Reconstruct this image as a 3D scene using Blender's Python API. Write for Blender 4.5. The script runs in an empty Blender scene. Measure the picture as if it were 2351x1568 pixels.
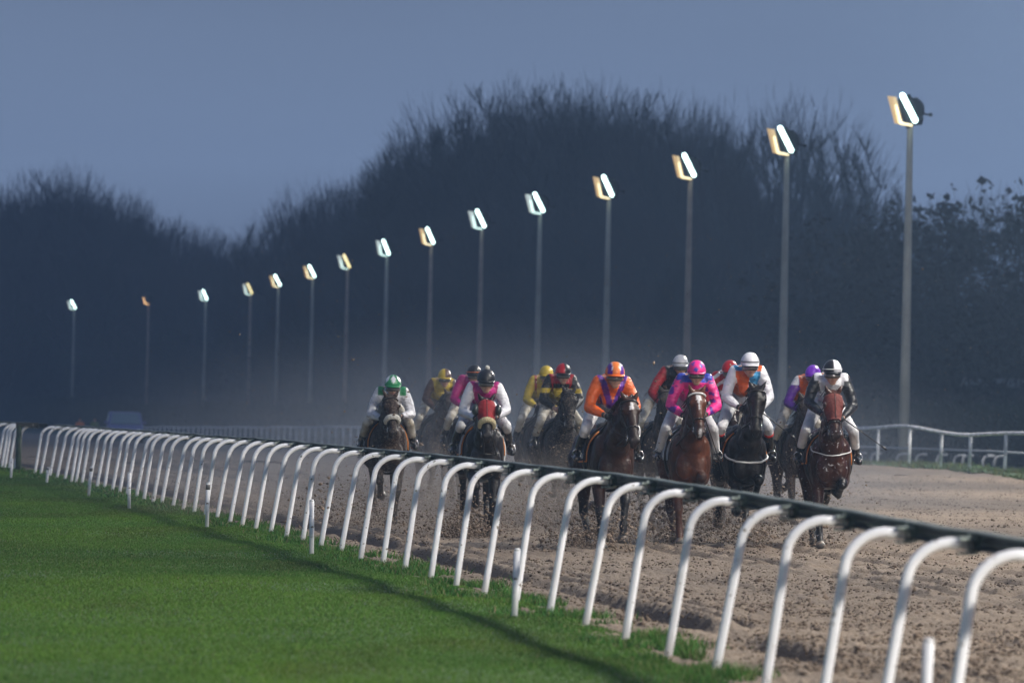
import bpy, math, random
import numpy as np
from mathutils import Vector, Matrix
R = math.radians
random.seed(7); rng = np.random.default_rng(7)
S = bpy.context.scene
COL = S.collection

# ------------------------------------------------------------ camera
CAM_Z, FPX, ROLL, HOR = 1.7, 13061.0, R(1.2), 141.0
cam_d = bpy.data.cameras.new('camera'); cam = bpy.data.objects.new('camera', cam_d); COL.objects.link(cam)
S.camera = cam
cam_d.sensor_width = 36; cam_d.lens = 200; cam_d.clip_start = 0.5; cam_d.clip_end = 6000
cam_d.dof.use_dof = True; cam_d.dof.focus_distance = 69.0; cam_d.dof.aperture_fstop = 4.0
ct, st = math.cos(ROLL), math.sin(ROLL); pa = math.atan(HOR/FPX)
R0 = Vector((1,0,0)); FW = Vector((0, math.cos(pa), math.sin(pa))); U0 = Vector((0,-math.sin(pa), math.cos(pa)))
rr = R0*ct + U0*st; uu = U0*ct - R0*st
m = Matrix((rr, uu, -FW)).transposed().to_4x4(); m.translation = Vector((0,0,CAM_Z)); cam.matrix_world = m

def at(x, y, D):
    """place measured in the photo (2351 px wide) at distance D -> world"""
    dx, dy = x-1175.5, 784-y
    return Vector(((dx*ct-dy*st)*D/FPX, D, CAM_Z + D*(dx*st+dy*ct+HOR)/FPX))
def gz(d):
    return -min(max(d-175.0, 0)*0.0072, 2.3)
def on_ground(x, y):
    D = 60.0
    for _ in range(30):
        k = (at(x, y, 1.0).z - CAM_Z)
        D = (gz(D)-CAM_Z)/k
    return at(x, y, D)

# ------------------------------------------------------------ world (dusk sky)
world = bpy.data.worlds.new('World'); S.world = world; world.use_nodes = True
nt = world.node_tree; N, L = nt.nodes, nt.links
N.clear()
wo = N.new('ShaderNodeOutputWorld'); bg = N.new('ShaderNodeBackground'); bg.inputs[1].default_value = 1.0
tc = N.new('ShaderNodeTexCoord'); sx = N.new('ShaderNodeSeparateXYZ')
nz = N.new('ShaderNodeTexNoise'); nz.inputs['Scale'].default_value = 7.0; nz.inputs['Detail'].default_value = 2
mp = N.new('ShaderNodeMapping'); mp.inputs['Scale'].default_value = (1.0, 1.0, 3.0)
ad = N.new('ShaderNodeMath'); ad.operation = 'MULTIPLY_ADD'; ad.inputs[1].default_value = 0.03
rp = N.new('ShaderNodeValToRGB'); e = rp.color_ramp.elements
e[0].position = 0.0; e[0].color = (0.075, 0.095, 0.17, 1)
e[1].position = 1.0; e[1].color = (0.16, 0.21, 0.33, 1)
for p, c in ((0.03, (0.128, 0.174, 0.280, 1)), (0.055, (0.188, 0.260, 0.415, 1)), (0.085, (0.152, 0.208, 0.330, 1)), (0.2, (0.14, 0.185, 0.31, 1))):
    k = e.new(p); k.color = c
L.new(tc.outputs['Generated'], sx.inputs[0]); L.new(tc.outputs['Generated'], mp.inputs[0]); L.new(mp.outputs[0], nz.inputs[0])
L.new(nz.outputs[0], ad.inputs[0]); L.new(sx.outputs[2], ad.inputs[2])
L.new(ad.outputs[0], rp.inputs[0]); L.new(rp.outputs[0], bg.inputs[0]); L.new(bg.outputs[0], wo.inputs[0])
S.view_settings.view_transform = 'Standard'; S.view_settings.look = 'None'
S.view_settings.exposure = 0.0; S.view_settings.gamma = 1.0
S.render.engine = 'CYCLES'
try:
    S.cycles.use_denoising = True; S.cycles.max_bounces = 5; S.cycles.volume_bounces = 0
    S.cycles.use_light_tree = True; S.cycles.volume_step_rate = 1.0; S.cycles.volume_max_steps = 96
    S.cycles.sample_clamp_indirect = 4
except Exception: pass
LAMP = 9200.0          # power of one floodlight

# ------------------------------------------------------------ helpers
def tag(o, label=None, cat=None, group=None, kind=None):
    if label: o['label'] = label
    if cat: o['category'] = cat
    if group: o['group'] = group
    if kind: o['kind'] = kind
    return o
def empty(name, loc=(0,0,0), rz=0.0, parent=None):
    o = bpy.data.objects.new(name, None); COL.objects.link(o); o.location = loc; o.rotation_euler = (0,0,rz)
    o.empty_display_size = 0.2
    if parent: o.parent = parent
    return o
def link(name, me, mats=None, parent=None, smooth=True):
    if mats is not None:
        me.materials.clear()
        for mm in (mats if isinstance(mats, (list, tuple)) else [mats]): me.materials.append(mm)
    if smooth and len(me.polygons): me.polygons.foreach_set('use_smooth', np.ones(len(me.polygons), bool))
    o = bpy.data.objects.new(name, me); COL.objects.link(o)
    if parent: o.parent = parent
    return o
def np_mesh(name, V, F):
    """V (n,3), F (m,k) constant k"""
    V = np.asarray(V, np.float32); F = np.asarray(F, np.int32); k = F.shape[1]
    me = bpy.data.meshes.new(name); me.vertices.add(len(V)); me.vertices.foreach_set('co', V.ravel())
    me.loops.add(F.size); me.loops.foreach_set('vertex_index', F.ravel())
    me.polygons.add(len(F)); me.polygons.foreach_set('loop_start', np.arange(0, F.size, k, dtype=np.int32))
    me.update(calc_edges=True); me.validate()
    return me
def set_col(me, C):
    a = me.color_attributes.new('Col', 'FLOAT_COLOR', 'POINT')
    C = np.asarray(C, np.float32)
    if C.shape[1] == 3: C = np.hstack([C, np.ones((len(C),1), np.float32)])
    a.data.foreach_set('color', C.ravel())

def mat(name, color=(.5,.5,.5), rough=.6, metal=0, var=0.0, vscale=8, bump=0.0, bscale=30, col2=None, emis=None, estr=0, attr=False, spec=.5, coat=0.0, det=4, mix=(.4,.6), aniso=None, dots=None):
    m_ = bpy.data.materials.new(name); m_.use_nodes = True; t = m_.node_tree; n, l = t.nodes, t.links
    b = n['Principled BSDF']; b.inputs['Roughness'].default_value = rough; b.inputs['Metallic'].default_value = metal
    b.inputs['Specular IOR Level'].default_value = spec; b.inputs['Coat Weight'].default_value = coat
    b.inputs['Base Color'].default_value = (*color, 1)
    co = n.new('ShaderNodeTexCoord'); src = co.outputs['Object']
    if aniso:
        mm = n.new('ShaderNodeMapping'); mm.inputs['Scale'].default_value = aniso; l.new(src, mm.inputs[0]); src = mm.outputs[0]
    base = None
    if attr:
        at_ = n.new('ShaderNodeAttribute'); at_.attribute_name = 'Col'; base = at_.outputs['Color']
    if col2 is not None or var:
        nn = n.new('ShaderNodeTexNoise'); nn.inputs['Scale'].default_value = vscale; nn.inputs['Detail'].default_value = det; nn.inputs['Roughness'].default_value = .65
        l.new(src, nn.inputs[0])
        rg = n.new('ShaderNodeMapRange'); rg.inputs[1].default_value = mix[0]; rg.inputs[2].default_value = mix[1]; l.new(nn.outputs[0], rg.inputs[0])
        mx = n.new('ShaderNodeMix'); mx.data_type = 'RGBA'
        if base is not None: l.new(base, mx.inputs[6])
        else: mx.inputs[6].default_value = (*color, 1)
        if col2 is not None:
            mx.inputs[7].default_value = (*col2, 1); l.new(rg.outputs[0], mx.inputs[0])
        else:
            mx.blend_type = 'MULTIPLY'; mx.inputs[7].default_value = (1-var,)*3 + (1,); l.new(rg.outputs[0], mx.inputs[0])
        base = mx.outputs[2]
    if dots:                                   # (colour, scale, threshold): spattered mud or foam
        dn = n.new('ShaderNodeTexNoise'); dn.inputs['Scale'].default_value = dots[1]; dn.inputs['Detail'].default_value = 3
        l.new(co.outputs['Object'], dn.inputs[0])
        dr = n.new('ShaderNodeMapRange'); dr.inputs[1].default_value = dots[2]; dr.inputs[2].default_value = dots[2]+.03; l.new(dn.outputs[0], dr.inputs[0])
        dm = n.new('ShaderNodeMix'); dm.data_type = 'RGBA'; dm.inputs[7].default_value = (*dots[0], 1); l.new(dr.outputs[0], dm.inputs[0])
        if base is not None: l.new(base, dm.inputs[6])
        else: dm.inputs[6].default_value = (*color, 1)
        base = dm.outputs[2]
    if base is not None: l.new(base, b.inputs['Base Color'])
    if bump:
        bn = n.new('ShaderNodeTexNoise'); bn.inputs['Scale'].default_value = bscale; bn.inputs['Detail'].default_value = 4; l.new(src, bn.inputs[0])
        bp = n.new('ShaderNodeBump'); bp.inputs['Strength'].default_value = min(bump, 1); bp.inputs['Distance'].default_value = .02*max(1, bump)
        l.new(bn.outputs[0], bp.inputs['Height']); l.new(bp.outputs[0], b.inputs['Normal'])
    if emis:
        b.inputs['Emission Color'].default_value = (*emis, 1); b.inputs['Emission Strength'].default_value = estr
    return m_

class Blob:
    """closed shapes collected in one mesh; union() fuses them in one smooth surface"""
    SPH = {}
    def __init__(s): s.V = []; s.F = []; s.n = 0
    def _add(s, V, F):
        s.V.append(np.asarray(V, float)); s.F += [tuple(i+s.n for i in f) for f in F]; s.n += len(V)
    @staticmethod
    def sph(nu=12, nv=7):
        if (nu, nv) not in Blob.SPH:
            V = [(0,0,1)]; F = []
            for j in range(1, nv):
                a = math.pi*j/nv
                for i in range(nu):
                    b = 2*math.pi*i/nu; V.append((math.sin(a)*math.cos(b), math.sin(a)*math.sin(b), math.cos(a)))
            V.append((0,0,-1)); e_ = len(V)-1
            for i in range(nu): F.append((0, 1+i, 1+(i+1)%nu)); F.append((e_, 1+(nv-2)*nu+(i+1)%nu, 1+(nv-2)*nu+i))
            for j in range(nv-2):
                for i in range(nu):
                    a = 1+j*nu+i; b = 1+j*nu+(i+1)%nu; F.append((a, a+nu, b+nu, b))
            Blob.SPH[(nu, nv)] = (np.array(V), F)
        return Blob.SPH[(nu, nv)]
    def ell(s, c, r, rot=None, n=(14,9)):
        V, F = s.sph(*n); V = V*np.array(r if hasattr(r, '__len__') else (r,r,r))
        if rot is not None: V = V @ np.array(rot.to_3x3()).T
        s._add(V+np.array(c), F); return s
    def cone(s, a, ra, b, rb, n=12, flat=1.0, caps=True):
        a = Vector(a); b = Vector(b); d = b-a
        if d.length < 1e-6: return s
        z = d.normalized(); x = z.orthogonal() if abs(z.x) > .9 else z.cross(Vector((1,0,0))).normalized(); x.normalize(); y = z.cross(x)
        V = []; F = []
        for p, r_ in ((a, ra), (b, rb)):
            for i in range(n):
                t = 2*math.pi*i/n; V.append(p + x*math.cos(t)*r_ + y*math.sin(t)*r_*flat)
        for i in range(n): j = (i+1) % n; F.append((i, j, n+j, n+i))
        if caps: F.append(tuple(range(n-1, -1, -1))); F.append(tuple(range(n, 2*n)))
        s._add([tuple(v) for v in V], F); return s
    def chain(s, pts, n=12):
        for i, (p, r_) in enumerate(pts):
            s.ell(p, r_, n=(n, 7))
            if i: s.cone(pts[i-1][0], pts[i-1][1], p, r_, n)
        return s
    def tube(s, pts, r_, n=8, taper=None):
        pts = [Vector(p) for p in pts]; V = []; F = []; prev = None
        for i, p in enumerate(pts):
            d = (pts[min(i+1, len(pts)-1)] - pts[max(i-1, 0)]).normalized()
            x = d.orthogonal().normalized() if prev is None else (prev - d*prev.dot(d)).normalized()
            prev = x; y = d.cross(x); q = r_ if taper is None else r_*(1+(taper-1)*i/(len(pts)-1))
            for k in range(n):
                t = 2*math.pi*k/n; V.append(tuple(p + x*math.cos(t)*q + y*math.sin(t)*q))
        for i in range(len(pts)-1):
            for k in range(n): j = (k+1) % n; F.append((i*n+k, i*n+j, (i+1)*n+j, (i+1)*n+k))
        F.append(tuple(range(n-1, -1, -1))); F.append(tuple((len(pts)-1)*n+k for k in range(n)))
        s._add(V, F); return s
    def box(s, c, h, rot=None):
        V = np.array([(x,y,z) for x in (-1,1) for y in (-1,1) for z in (-1,1)])*np.array(h)
        if rot is not None: V = V @ np.array(rot.to_3x3()).T
        s._add(V+np.array(c), [(0,1,3,2),(4,6,7,5),(0,4,5,1),(2,3,7,6),(0,2,6,4),(1,5,7,3)]); return s
    def sheet(s, V, F): s._add(V, F); return s
    def mesh(s, name='m'):
        me = bpy.data.meshes.new(name); me.from_pydata([tuple(v) for v in np.vstack(s.V)], [], s.F); me.update(); return me
    def union(s, voxel, it=6, fac=.5):
        me = s.mesh('tmp'); o = bpy.data.objects.new('tmp', me); COL.objects.link(o)
        mo = o.modifiers.new('r', 'REMESH'); mo.mode = 'VOXEL'; mo.voxel_size = voxel; mo.use_smooth_shade = True
        if it: q = o.modifiers.new('s', 'SMOOTH'); q.factor = fac; q.iterations = it
        dg = bpy.context.evaluated_depsgraph_get(); dg.update()
        out = bpy.data.meshes.new_from_object(o.evaluated_get(dg), depsgraph=dg)
        bpy.data.objects.remove(o); bpy.data.meshes.remove(me); return out
def coords(me):
    a = np.zeros(len(me.vertices)*3, np.float32); me.vertices.foreach_get('co', a); return a.reshape(-1,3).astype(float)
def segd(P, a, b):
    a = np.array(a, float); b = np.array(b, float); d = b-a; t = np.clip(((P-a)@d)/max(d@d, 1e-9), 0, 1)
    return np.linalg.norm(P-(a+t[:,None]*d), axis=1)

def vnoise(x, y, seed=0):
    xi = np.floor(x).astype(np.int64); yi = np.floor(y).astype(np.int64); xf = x-xi; yf = y-yi
    def h(a, b):
        n_ = (a*374761393 + b*668265263 + seed*1274126177) & 0xffffffff
        n_ = ((n_ ^ (n_ >> 13))*1274126177) & 0xffffffff
        return ((n_ ^ (n_ >> 16)) & 0xffff)/65535.0
    u = xf*xf*(3-2*xf); v = yf*yf*(3-2*yf)
    return (h(xi,yi)*(1-u)+h(xi+1,yi)*u)*(1-v) + (h(xi,yi+1)*(1-u)+h(xi+1,yi+1)*u)*v

# ------------------------------------------------------------ measured course of the near rail
post_px = [(-45,1066),(-28,1069),(-8,1074),(3,1078),(10,1078),(20,1079),(32,1081),
 (79,1089),(92,1095),(113,1098),(129,1101),(147,1102),(163,1106),(173,1108),(187,1113),(203,1118),(221,1124),(238,1128),(256,1130),(273,1137),(290,1143),
 (311,1146),(329,1151),(350,1155),(369,1162),(395,1166),(419,1172),(444,1179),(470,1184),(496,1190),(526,1203),(554,1209),(585,1221),(619,1228),
 (655,1238),(693,1247),(734,1259),(780,1273),(826,1289),(877,1306),(927,1320),(987,1332),(1045,1349),(1109,1365),(1182,1390),(1258,1415),(1340,1443),
 (1432,1469),(1531,1502),(1638,1540),(1752,1580),(1880,1640),(2010,1700),(2165,1765),(2330,1840)]
_pp = [on_ground(*p) for p in post_px]
_D = np.array([p.y for p in _pp]); _X = np.array([p.x for p in _pp])
PF = np.polyfit(_D, _X, 4, w=_D**-.5)
def rail_x(D):
    D = np.asarray(D, float); D1 = np.clip(D, 27, 135); x = np.polyval(PF, D1); sl = np.polyval(np.polyder(PF), D1)
    return x + sl*(D-D1)
def rail_at_px(px):
    lo, hi = 15.0, 300.0                    # find D where the rail's foot appears at column px
    def colm(D):
        lat = float(rail_x(D)); h = (gz(D)-CAM_Z)
        a_, b_ = lat*FPX/D, h*FPX/D - HOR
        return 1175.5 + a_*ct + b_*st
    for _ in range(50):
        mid = (lo+hi)/2
        if colm(mid) > px: lo = mid
        else: hi = mid
    return (lo+hi)/2
# ------------------------------------------------------------ materials
M_dirt = mat('dirt', (0.145,0.106,0.074), .95, col2=(0.205,0.156,0.112), vscale=.55, det=8, mix=(.35,.68), bump=1.1, bscale=38, dots=((0.095,0.068,0.048), 12, .65))
M_turf = mat('turf', (0.030,0.075,0.016), .9, col2=(0.045,0.10,0.024), vscale=.7, bump=1.0, bscale=30)
M_blade = mat('grass_blade', (0.05,0.16,0.02), .85, attr=True, spec=.12)
M_infield = mat('infield', (0.025,0.045,0.02), .95, col2=(0.045,0.05,0.03), vscale=.2, bump=1, bscale=8)
M_post = mat('post_paint', (0.86,0.86,0.88), .32, col2=(0.72,0.72,0.72), vscale=2.2, mix=(.5,.75), dots=((0.20,0.17,0.13), 19, .675))
M_rail = mat('rail_plastic', (0.009,0.013,0.012), .5, col2=(0.06,0.085,0.075), vscale=3.0, mix=(.45,.75), aniso=(1,1,6), dots=((0.25,0.24,0.21), 14, .70))
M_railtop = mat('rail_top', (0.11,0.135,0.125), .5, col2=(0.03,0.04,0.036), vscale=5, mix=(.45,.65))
M_brk = mat('bracket_metal', (0.34,0.39,0.36), .45, metal=.3, col2=(0.06,0.08,0.07), vscale=12)
M_bolt = mat('bolt_dark', (0.02,0.02,0.02), .4, metal=.6)
M_white = mat('white_plastic', (0.82,0.82,0.84), .4, col2=(0.42,0.42,0.41), vscale=3)
M_stake = mat('stake_paint', (0.68,0.68,0.70), .5, dots=((0.15,0.12,0.09), 11, .60))
M_mast = mat('mast_galvanised', (0.38,0.37,0.32), .55, col2=(0.27,0.26,0.22), vscale=.9, aniso=(1,1,.5))
M_mast2 = mat('mast_rusty', (0.36,0.28,0.22), .6, col2=(0.25,0.19,0.15), vscale=.9)
M_house = mat('lamp_housing', (0.010,0.013,0.015), .6, spec=.25)
M_visor = mat('visor_glow', (0.55,0.42,0.25), .35, emis=(1.0,0.66,0.28), estr=0.55)  # plate emits faintly: its lamp's light is put into the material
M_cool = mat('lamp_lens', (1,1,1), .3, emis=(0.70,1.0,0.95), estr=5.5)
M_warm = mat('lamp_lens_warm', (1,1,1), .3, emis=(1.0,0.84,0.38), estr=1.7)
M_cool2 = mat('reflector_glow_cool', (1,1,1), .3, emis=(0.72,1.0,0.90), estr=1.3)  # emission stands in for cool light caught by the reflector
M_warm2 = mat('reflector_glow_warm', (1,1,1), .3, emis=(1.0,0.80,0.40), estr=1.5)  # warm lamplight on the reflector, given as emission
M_amber = mat('lamp_lens_amber', (1,1,1), .3, emis=(1.0,0.55,0.2), estr=2.2)
M_bark = mat('bark', (0.045,0.038,0.034), .95, col2=(0.025,0.022,0.02), vscale=3)
M_twig = mat('twig', (0.034,0.029,0.029), .95)
M_twig2 = mat('twig_brown', (0.046,0.030,0.025), .95)
M_leaf = mat('dry_leaf', (0.028,0.022,0.018), .9)
M_hedge = mat('undergrowth', (0.020,0.024,0.018), .95, col2=(0.035,0.03,0.022), vscale=1)

# ------------------------------------------------------------ ground
def far_x(D): return np.interp(np.asarray(D, float), [-60,16,42,68,94,120,140,157,171,186,213,240,304,360,420,520,680], [25,16.4,13.4,11.2,10.5,12.2,14.1,14.3,12.9,11.5,5.9,1.8,-7.7,-15,-23,-38,-62])
def ground_piece(name, rows, xl, xr, nc, m_, dz, disp=None):
    t = np.linspace(0, 1, nc); Y = np.repeat(rows[:,None], nc, 1); XL = xl(rows)[:,None]; XR = xr(rows)[:,None]
    X = XL + (XR-XL)*t[None]; G = -np.minimum(np.maximum(Y-175, 0)*0.0072, 2.3); Z = G + dz
    if disp is not None: Z = Z + disp(X, Y)
    V = np.stack([X, Y, Z], -1).reshape(-1,3); nr = len(rows)
    i = (np.arange(nr-1)[:,None]*nc + np.arange(nc-1)[None]).ravel(); F = np.stack([i, i+1, i+nc+1, i+nc], 1)
    o = link(name, np_mesh(name, V, F), m_); tag(o, kind='structure'); return o
# one broad sheet to the horizon
rows = np.array([-60,0,60,120,175,250,350,500,800,1500,3000.0])
ground_piece('ground', rows, lambda r: -300-0*r-r*.3, lambda r: 300+r*.3, 30, M_infield, -0.14)
def dirt_h(X, Y):
    d = X - rail_x(Y)
    z = .022*(vnoise(X*1.3, Y*.5, 1)-.5) + .02*(vnoise(X*3.1, Y*1.6, 2)-.5)
    near = np.clip((115-Y)/40, .25, 1)
    c1 = vnoise(X*7, Y*5.5, 3); c2 = vnoise(X*15, Y*11, 4); c3 = vnoise(X*31, Y*20, 5)
    z += near*(.024*(c1-.5) + .030*np.maximum(c2-.55, 0)*1.6 + .019*(c3-.5))
    for off, dep, w in ((.95,.11,.12), (1.36,.06,.08), (1.66,.03,.06), (4.35,.05,.10), (4.75,.055,.09), (5.3,.045,.08), (2.9,.03,.12), (6.1,.05,.1), (7.0,.04,.1)):   # wheel and harrow grooves along the rail
        wob = .05*(vnoise(Y*.35, Y*0+off*9, 8)-.5)
        brk = np.clip(vnoise(Y*.35, Y*0+off*5, 9)*2.6-.2, 0, 1)
        q = (d-off-wob)/w; z += brk*dep*(-np.exp(-q*q) + .55*np.exp(-(q-1.7)**2))
    hoof = vnoise(X*4.2, Y*2.0, 12); z -= .05*np.clip((hoof-.72)*6, 0, 1)*np.clip((d-3)/2, 0, 1)
    return z
rows = 24*np.exp(np.linspace(0, math.log(150/24.), 2100))
ground_piece('dirt_track', rows, lambda r: np.maximum(rail_x(r)-.15, -.115*r-1.5), lambda r: np.minimum(.11*r+1.0, far_x(r)-.9), 400, M_dirt, 0.0, dirt_h)
rows = np.concatenate([np.linspace(-20, 24, 12)])
ground_piece('dirt_track', rows, lambda r: 0*r+1.6, lambda r: 0*r+16, 8, M_dirt, -0.03)
rows = np.concatenate([np.linspace(24,150,40)])
ground_piece('dirt_track', rows, lambda r: np.minimum(.11*r+.9, far_x(r)-1.0), lambda r: far_x(r)-.95, 6, M_dirt, -0.03)
rows = np.linspace(150, 560, 420)
ground_piece('dirt_track', rows, lambda r: rail_x(r)*1.0-.2, lambda r: far_x(r)-1.0, 60, M_dirt, 0.0, lambda X, Y: .10*(vnoise(X*2, Y*.8, 3)-.5)+.05*(vnoise(X*5,Y*2,4)-.5))
ground_piece('lawn', 14*np.exp(np.linspace(0, math.log(560/14.), 500)), lambda r: rail_x(r)-16-.05*r, lambda r: rail_x(r)+.20-.36*np.clip((42-r)/8,0,1)+.14*(vnoise(r*1.7, r*0, 2)-.5), 60, M_turf, .012, lambda X, Y: .05*(vnoise(X*.7, Y*.5, 6)-.5) - .05*np.clip((X-rail_x(Y)+.1)*5, 0, 1))
ground_piece('verge', np.linspace(95, 560, 400), lambda r: far_x(r)-1.0+.25*(vnoise(r*1.3, r*0, 5)-.5), lambda r: far_x(r)+1.6, 10, M_turf, .03, lambda X, Y: .10*(vnoise(X*2, Y*1.6, 6)-.3))

# ------------------------------------------------------------ grass blades (uncountable)
def blades(name, X, Y, Z, H, W, C, m_=None):
    n = len(X); a = rng.uniform(0, 6.283, n); l = rng.normal(0, .45, (n,2))*H[:,None]
    dx = np.cos(a)*W; dy = np.sin(a)*W
    V = np.zeros((n,3,3)); V[:,0] = np.stack([X-dx, Y-dy, Z], 1); V[:,1] = np.stack([X+dx, Y+dy, Z], 1); V[:,2] = np.stack([X+l[:,0], Y+l[:,1], Z+H], 1)
    F = np.arange(n*3).reshape(-1,3); me = np_mesh(name, V.reshape(-1,3), F); set_col(me, np.repeat(C, 3, 0))
    o = link(name, me, m_ or M_blade, smooth=False); tag(o, kind='stuff'); return o
n = 800000
Y = 30*np.exp(rng.uniform(0, 1, n)*math.log(135/30.)); XL = np.maximum(-.1*Y-.4, -40); XR = rail_x(Y)+.1-.36*np.clip((42-Y)/8,0,1)
X = XL + (XR-XL)*rng.uniform(0, 1, n); ok = X < XR; X, Y = X[ok], Y[ok]; n = len(X)
g = vnoise(X*.8, Y*.35, 21); g2 = rng.uniform(0, 1, n)
C = np.stack([.048+.040*g+.018*g2, .112+.056*g+.034*g2, .015+.007*g2], 1)*(.75+.5*vnoise(X*.35+4, Y*.12, 23))[:,None]
g3 = vnoise(X*.9+7, Y*.28, 51)*.6+vnoise(X*2.3, Y*.9, 52)*.4; C *= 1-.22*np.clip((g3-.5)*4, 0, 1)[:,None]; C[:,0] += .010*np.clip((g3-.55)*4, 0, 1); C[:,1] *= 1.04; C[:,2] += .004
yel = g2 > .93; C[yel] = (.15,.155,.07)
H = rng.uniform(.009, .021, n)*(1+.4*(vnoise(X*2, Y*1, 5)>.7)); W = rng.uniform(.003, .006, n)*(Y/45)
tag(blades('lawn_grass', X, Y, .012+.05*(vnoise(X*.7, Y*.5, 6)-.5), H, W, C), 'short mown green grass of the lawn inside the running rail', 'grass')
# ragged tufts on the edge between lawn and dirt
n = 90000
Y = 30*np.exp(rng.uniform(0, 1, n)*math.log(135/30.)); d = rng.normal(.12, .20, n)
cl = vnoise(Y*1.5, d*3+9, 31)*.6 + vnoise(Y*4.3, d*6, 32)*.4; ok = cl > .46 + .35*np.clip(d, 0, 1); d = d-.34*np.clip((42-Y)/8,0,1)
Y, d, cl = Y[ok], d[ok], cl[ok]; n = len(Y); X = rail_x(Y)+d
C = np.stack([rng.uniform(.03,.07,n), rng.uniform(.09,.17,n), rng.uniform(.012,.03,n)], 1); br = rng.uniform(0,1,n) < .12; C[br] = (.20,.17,.09)
tag(blades('edge_grass', X, Y, np.full(n, .0), rng.uniform(.03,.10,n)*cl*1.3, rng.uniform(.004,.009,n)*(Y/45), C), 'ragged grass tufts along the foot of the near rail', 'grass')
n = 60000
Y = rng.uniform(100, 420, n)**1.0; d = rng.uniform(-1.15, 1.8, n); X = far_x(Y)+d
cl = vnoise(Y*.9, d*1.5+5, 41); ok = cl > .33; X, Y, cl = X[ok], Y[ok], cl[ok]; n = len(X)
C = np.stack([rng.uniform(.06,.16,n), rng.uniform(.10,.17,n), rng.uniform(.03,.05,n)], 1)
tag(blades('verge_grass', X, Y, np.array([gz(v) for v in Y])+.02, rng.uniform(.06,.22,n)*cl*1.2, rng.uniform(.012,.03,n)*(Y/170), C), 'rough grass strip under the far rail', 'grass')

# clods lying on the track
def lumps(name, P, r, C, m_):
    base = np.array([(1,0,0),(0,1,0),(-1,0,0),(0,-1,0),(0,0,.8),(0,0,-.8)])
    n = len(P); V = base[None]*r[:,None,None]*rng.uniform(.55,1.3,(n,6,1)) + rng.normal(0,.25,(n,6,3))*r[:,None,None]; a = rng.uniform(0,6.28,n); c_, s_ = np.cos(a), np.sin(a)
    x = V[:,:,0]*c_[:,None]-V[:,:,1]*s_[:,None]; y = V[:,:,0]*s_[:,None]+V[:,:,1]*c_[:,None]; V[:,:,0] = x; V[:,:,1] = y
    V += P[:,None]; F = (np.arange(n)[:,None,None]*6 + np.array([(0,1,4),(1,2,4),(2,3,4),(3,0,4),(1,0,5),(2,1,5),(3,2,5),(0,3,5)])[None]).reshape(-1,3)
    me = np_mesh(name, V.reshape(-1,3), F); set_col(me, np.repeat(C, 6, 0)); o = link(name, me, m_, smooth=False); tag(o, kind='stuff'); return o
M_clod = mat('clod', (.2,.15,.1), .95, attr=True)
n = 110000
Y = 32*np.exp(rng.uniform(0,1,n)*math.log(150/32.)); X = rail_x(Y)+.5+rng.uniform(0,1,n)*(.1*Y+.5-rail_x(Y)); ok = vnoise(X*2, Y*1, 77)+rng.uniform(-.3,.3,n) > .55
X, Y = X[ok], Y[ok]; n = len(X); v = rng.uniform(.6,1.3,(n,1))
tag(lumps('loose_clods', np.stack([X,Y,dirt_h(X,Y)+.003],1), rng.gamma(2,.0042,n)+.004, v*np.array([[.12,.086,.06]]), M_clod), 'loose dark clods lying on the sandy track', 'clods')

# ------------------------------------------------------------ near running rail
def rail_h(D): return 1.135 - .075*min(max((46-D)/15, 0), 1) - .0022*max(D-72, 0) + .003*math.sin(D*.35)
def rail_dir(D):
    v = Vector((float(rail_x(D-.5)-rail_x(D+.5)), -1, 0)); return v.normalized()
near_rail = empty('running_rail', (float(rail_x(45.)), 45., 0))
tag(near_rail, 'near running rail with white curved posts and a dark rail beside the lawn', 'running rail')
NR = near_rail.location.copy()
ARM = .50
rail_Ds = [rail_at_px(p[0]) for p in post_px]
def build_post(D, k):
    d = rail_dir(D); out = Vector((d.y*-1, d.x, 0)); out = Vector((-d.y, d.x, 0)).normalized()
    if out.x < 0: out = -out
    base = Vector((float(rail_x(D)), D, gz(D)-.05)) - NR; h = rail_h(D); lean = .145*random.uniform(.8,1.15); tw = random.uniform(-.02,.02)
    pts = []
    for t in np.linspace(0, 1, 5): pts.append(base + out*lean*t + d*tw*t + Vector((0,0,(h-.19)*t)))
    c0 = pts[-1]; Rr = .205
    for t in np.linspace(0, 1, 9)[1:]:
        a = t*math.pi/2*.96
        pts.append(c0 + out*(lean*.22*t + Rr*(1-math.cos(a))) + Vector((0,0, Rr*math.sin(a))))
    e_ = pts[-1]; pts.append(e_ + out*(ARM-.205-lean*1.22) + Vector((0,0,-.012)))
    b = Blob().tube(pts, .0285, 14)
    p = link('post', b.mesh('post'), M_post, near_rail); p.location = (0,0,0)
    q = pts[-1]
    br = Blob(); rot = Matrix.Rotation(math.atan2(out.y, out.x), 4, 'Z')
    br.box(q + out*.012 + Vector((0,0,.004)), (.030,.020,.046), rot); br.box(q - out*.02 + Vector((0,0,.004)), (.005,.030,.054), rot); br.box(q - out*.03 + Vector((0,0,.035)), (.045,.07,.008), rot); br.box(q - out*.03 - Vector((0,0,.042)), (.045,.05,.006), rot)
    bo = link('bracket', br.mesh('bracket'), M_brk, p, smooth=False)
    for sy in (-.028,.028): link('bolt', Blob().ell(q + d*.026 + Vector((0,0,sy)), (.011,.011,.011), n=(8,5)).mesh('bolt'), M_bolt, p)
    return q + NR, out
ends = [(D,)+build_post(D, k) for k, D in enumerate(rail_Ds)]
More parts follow.
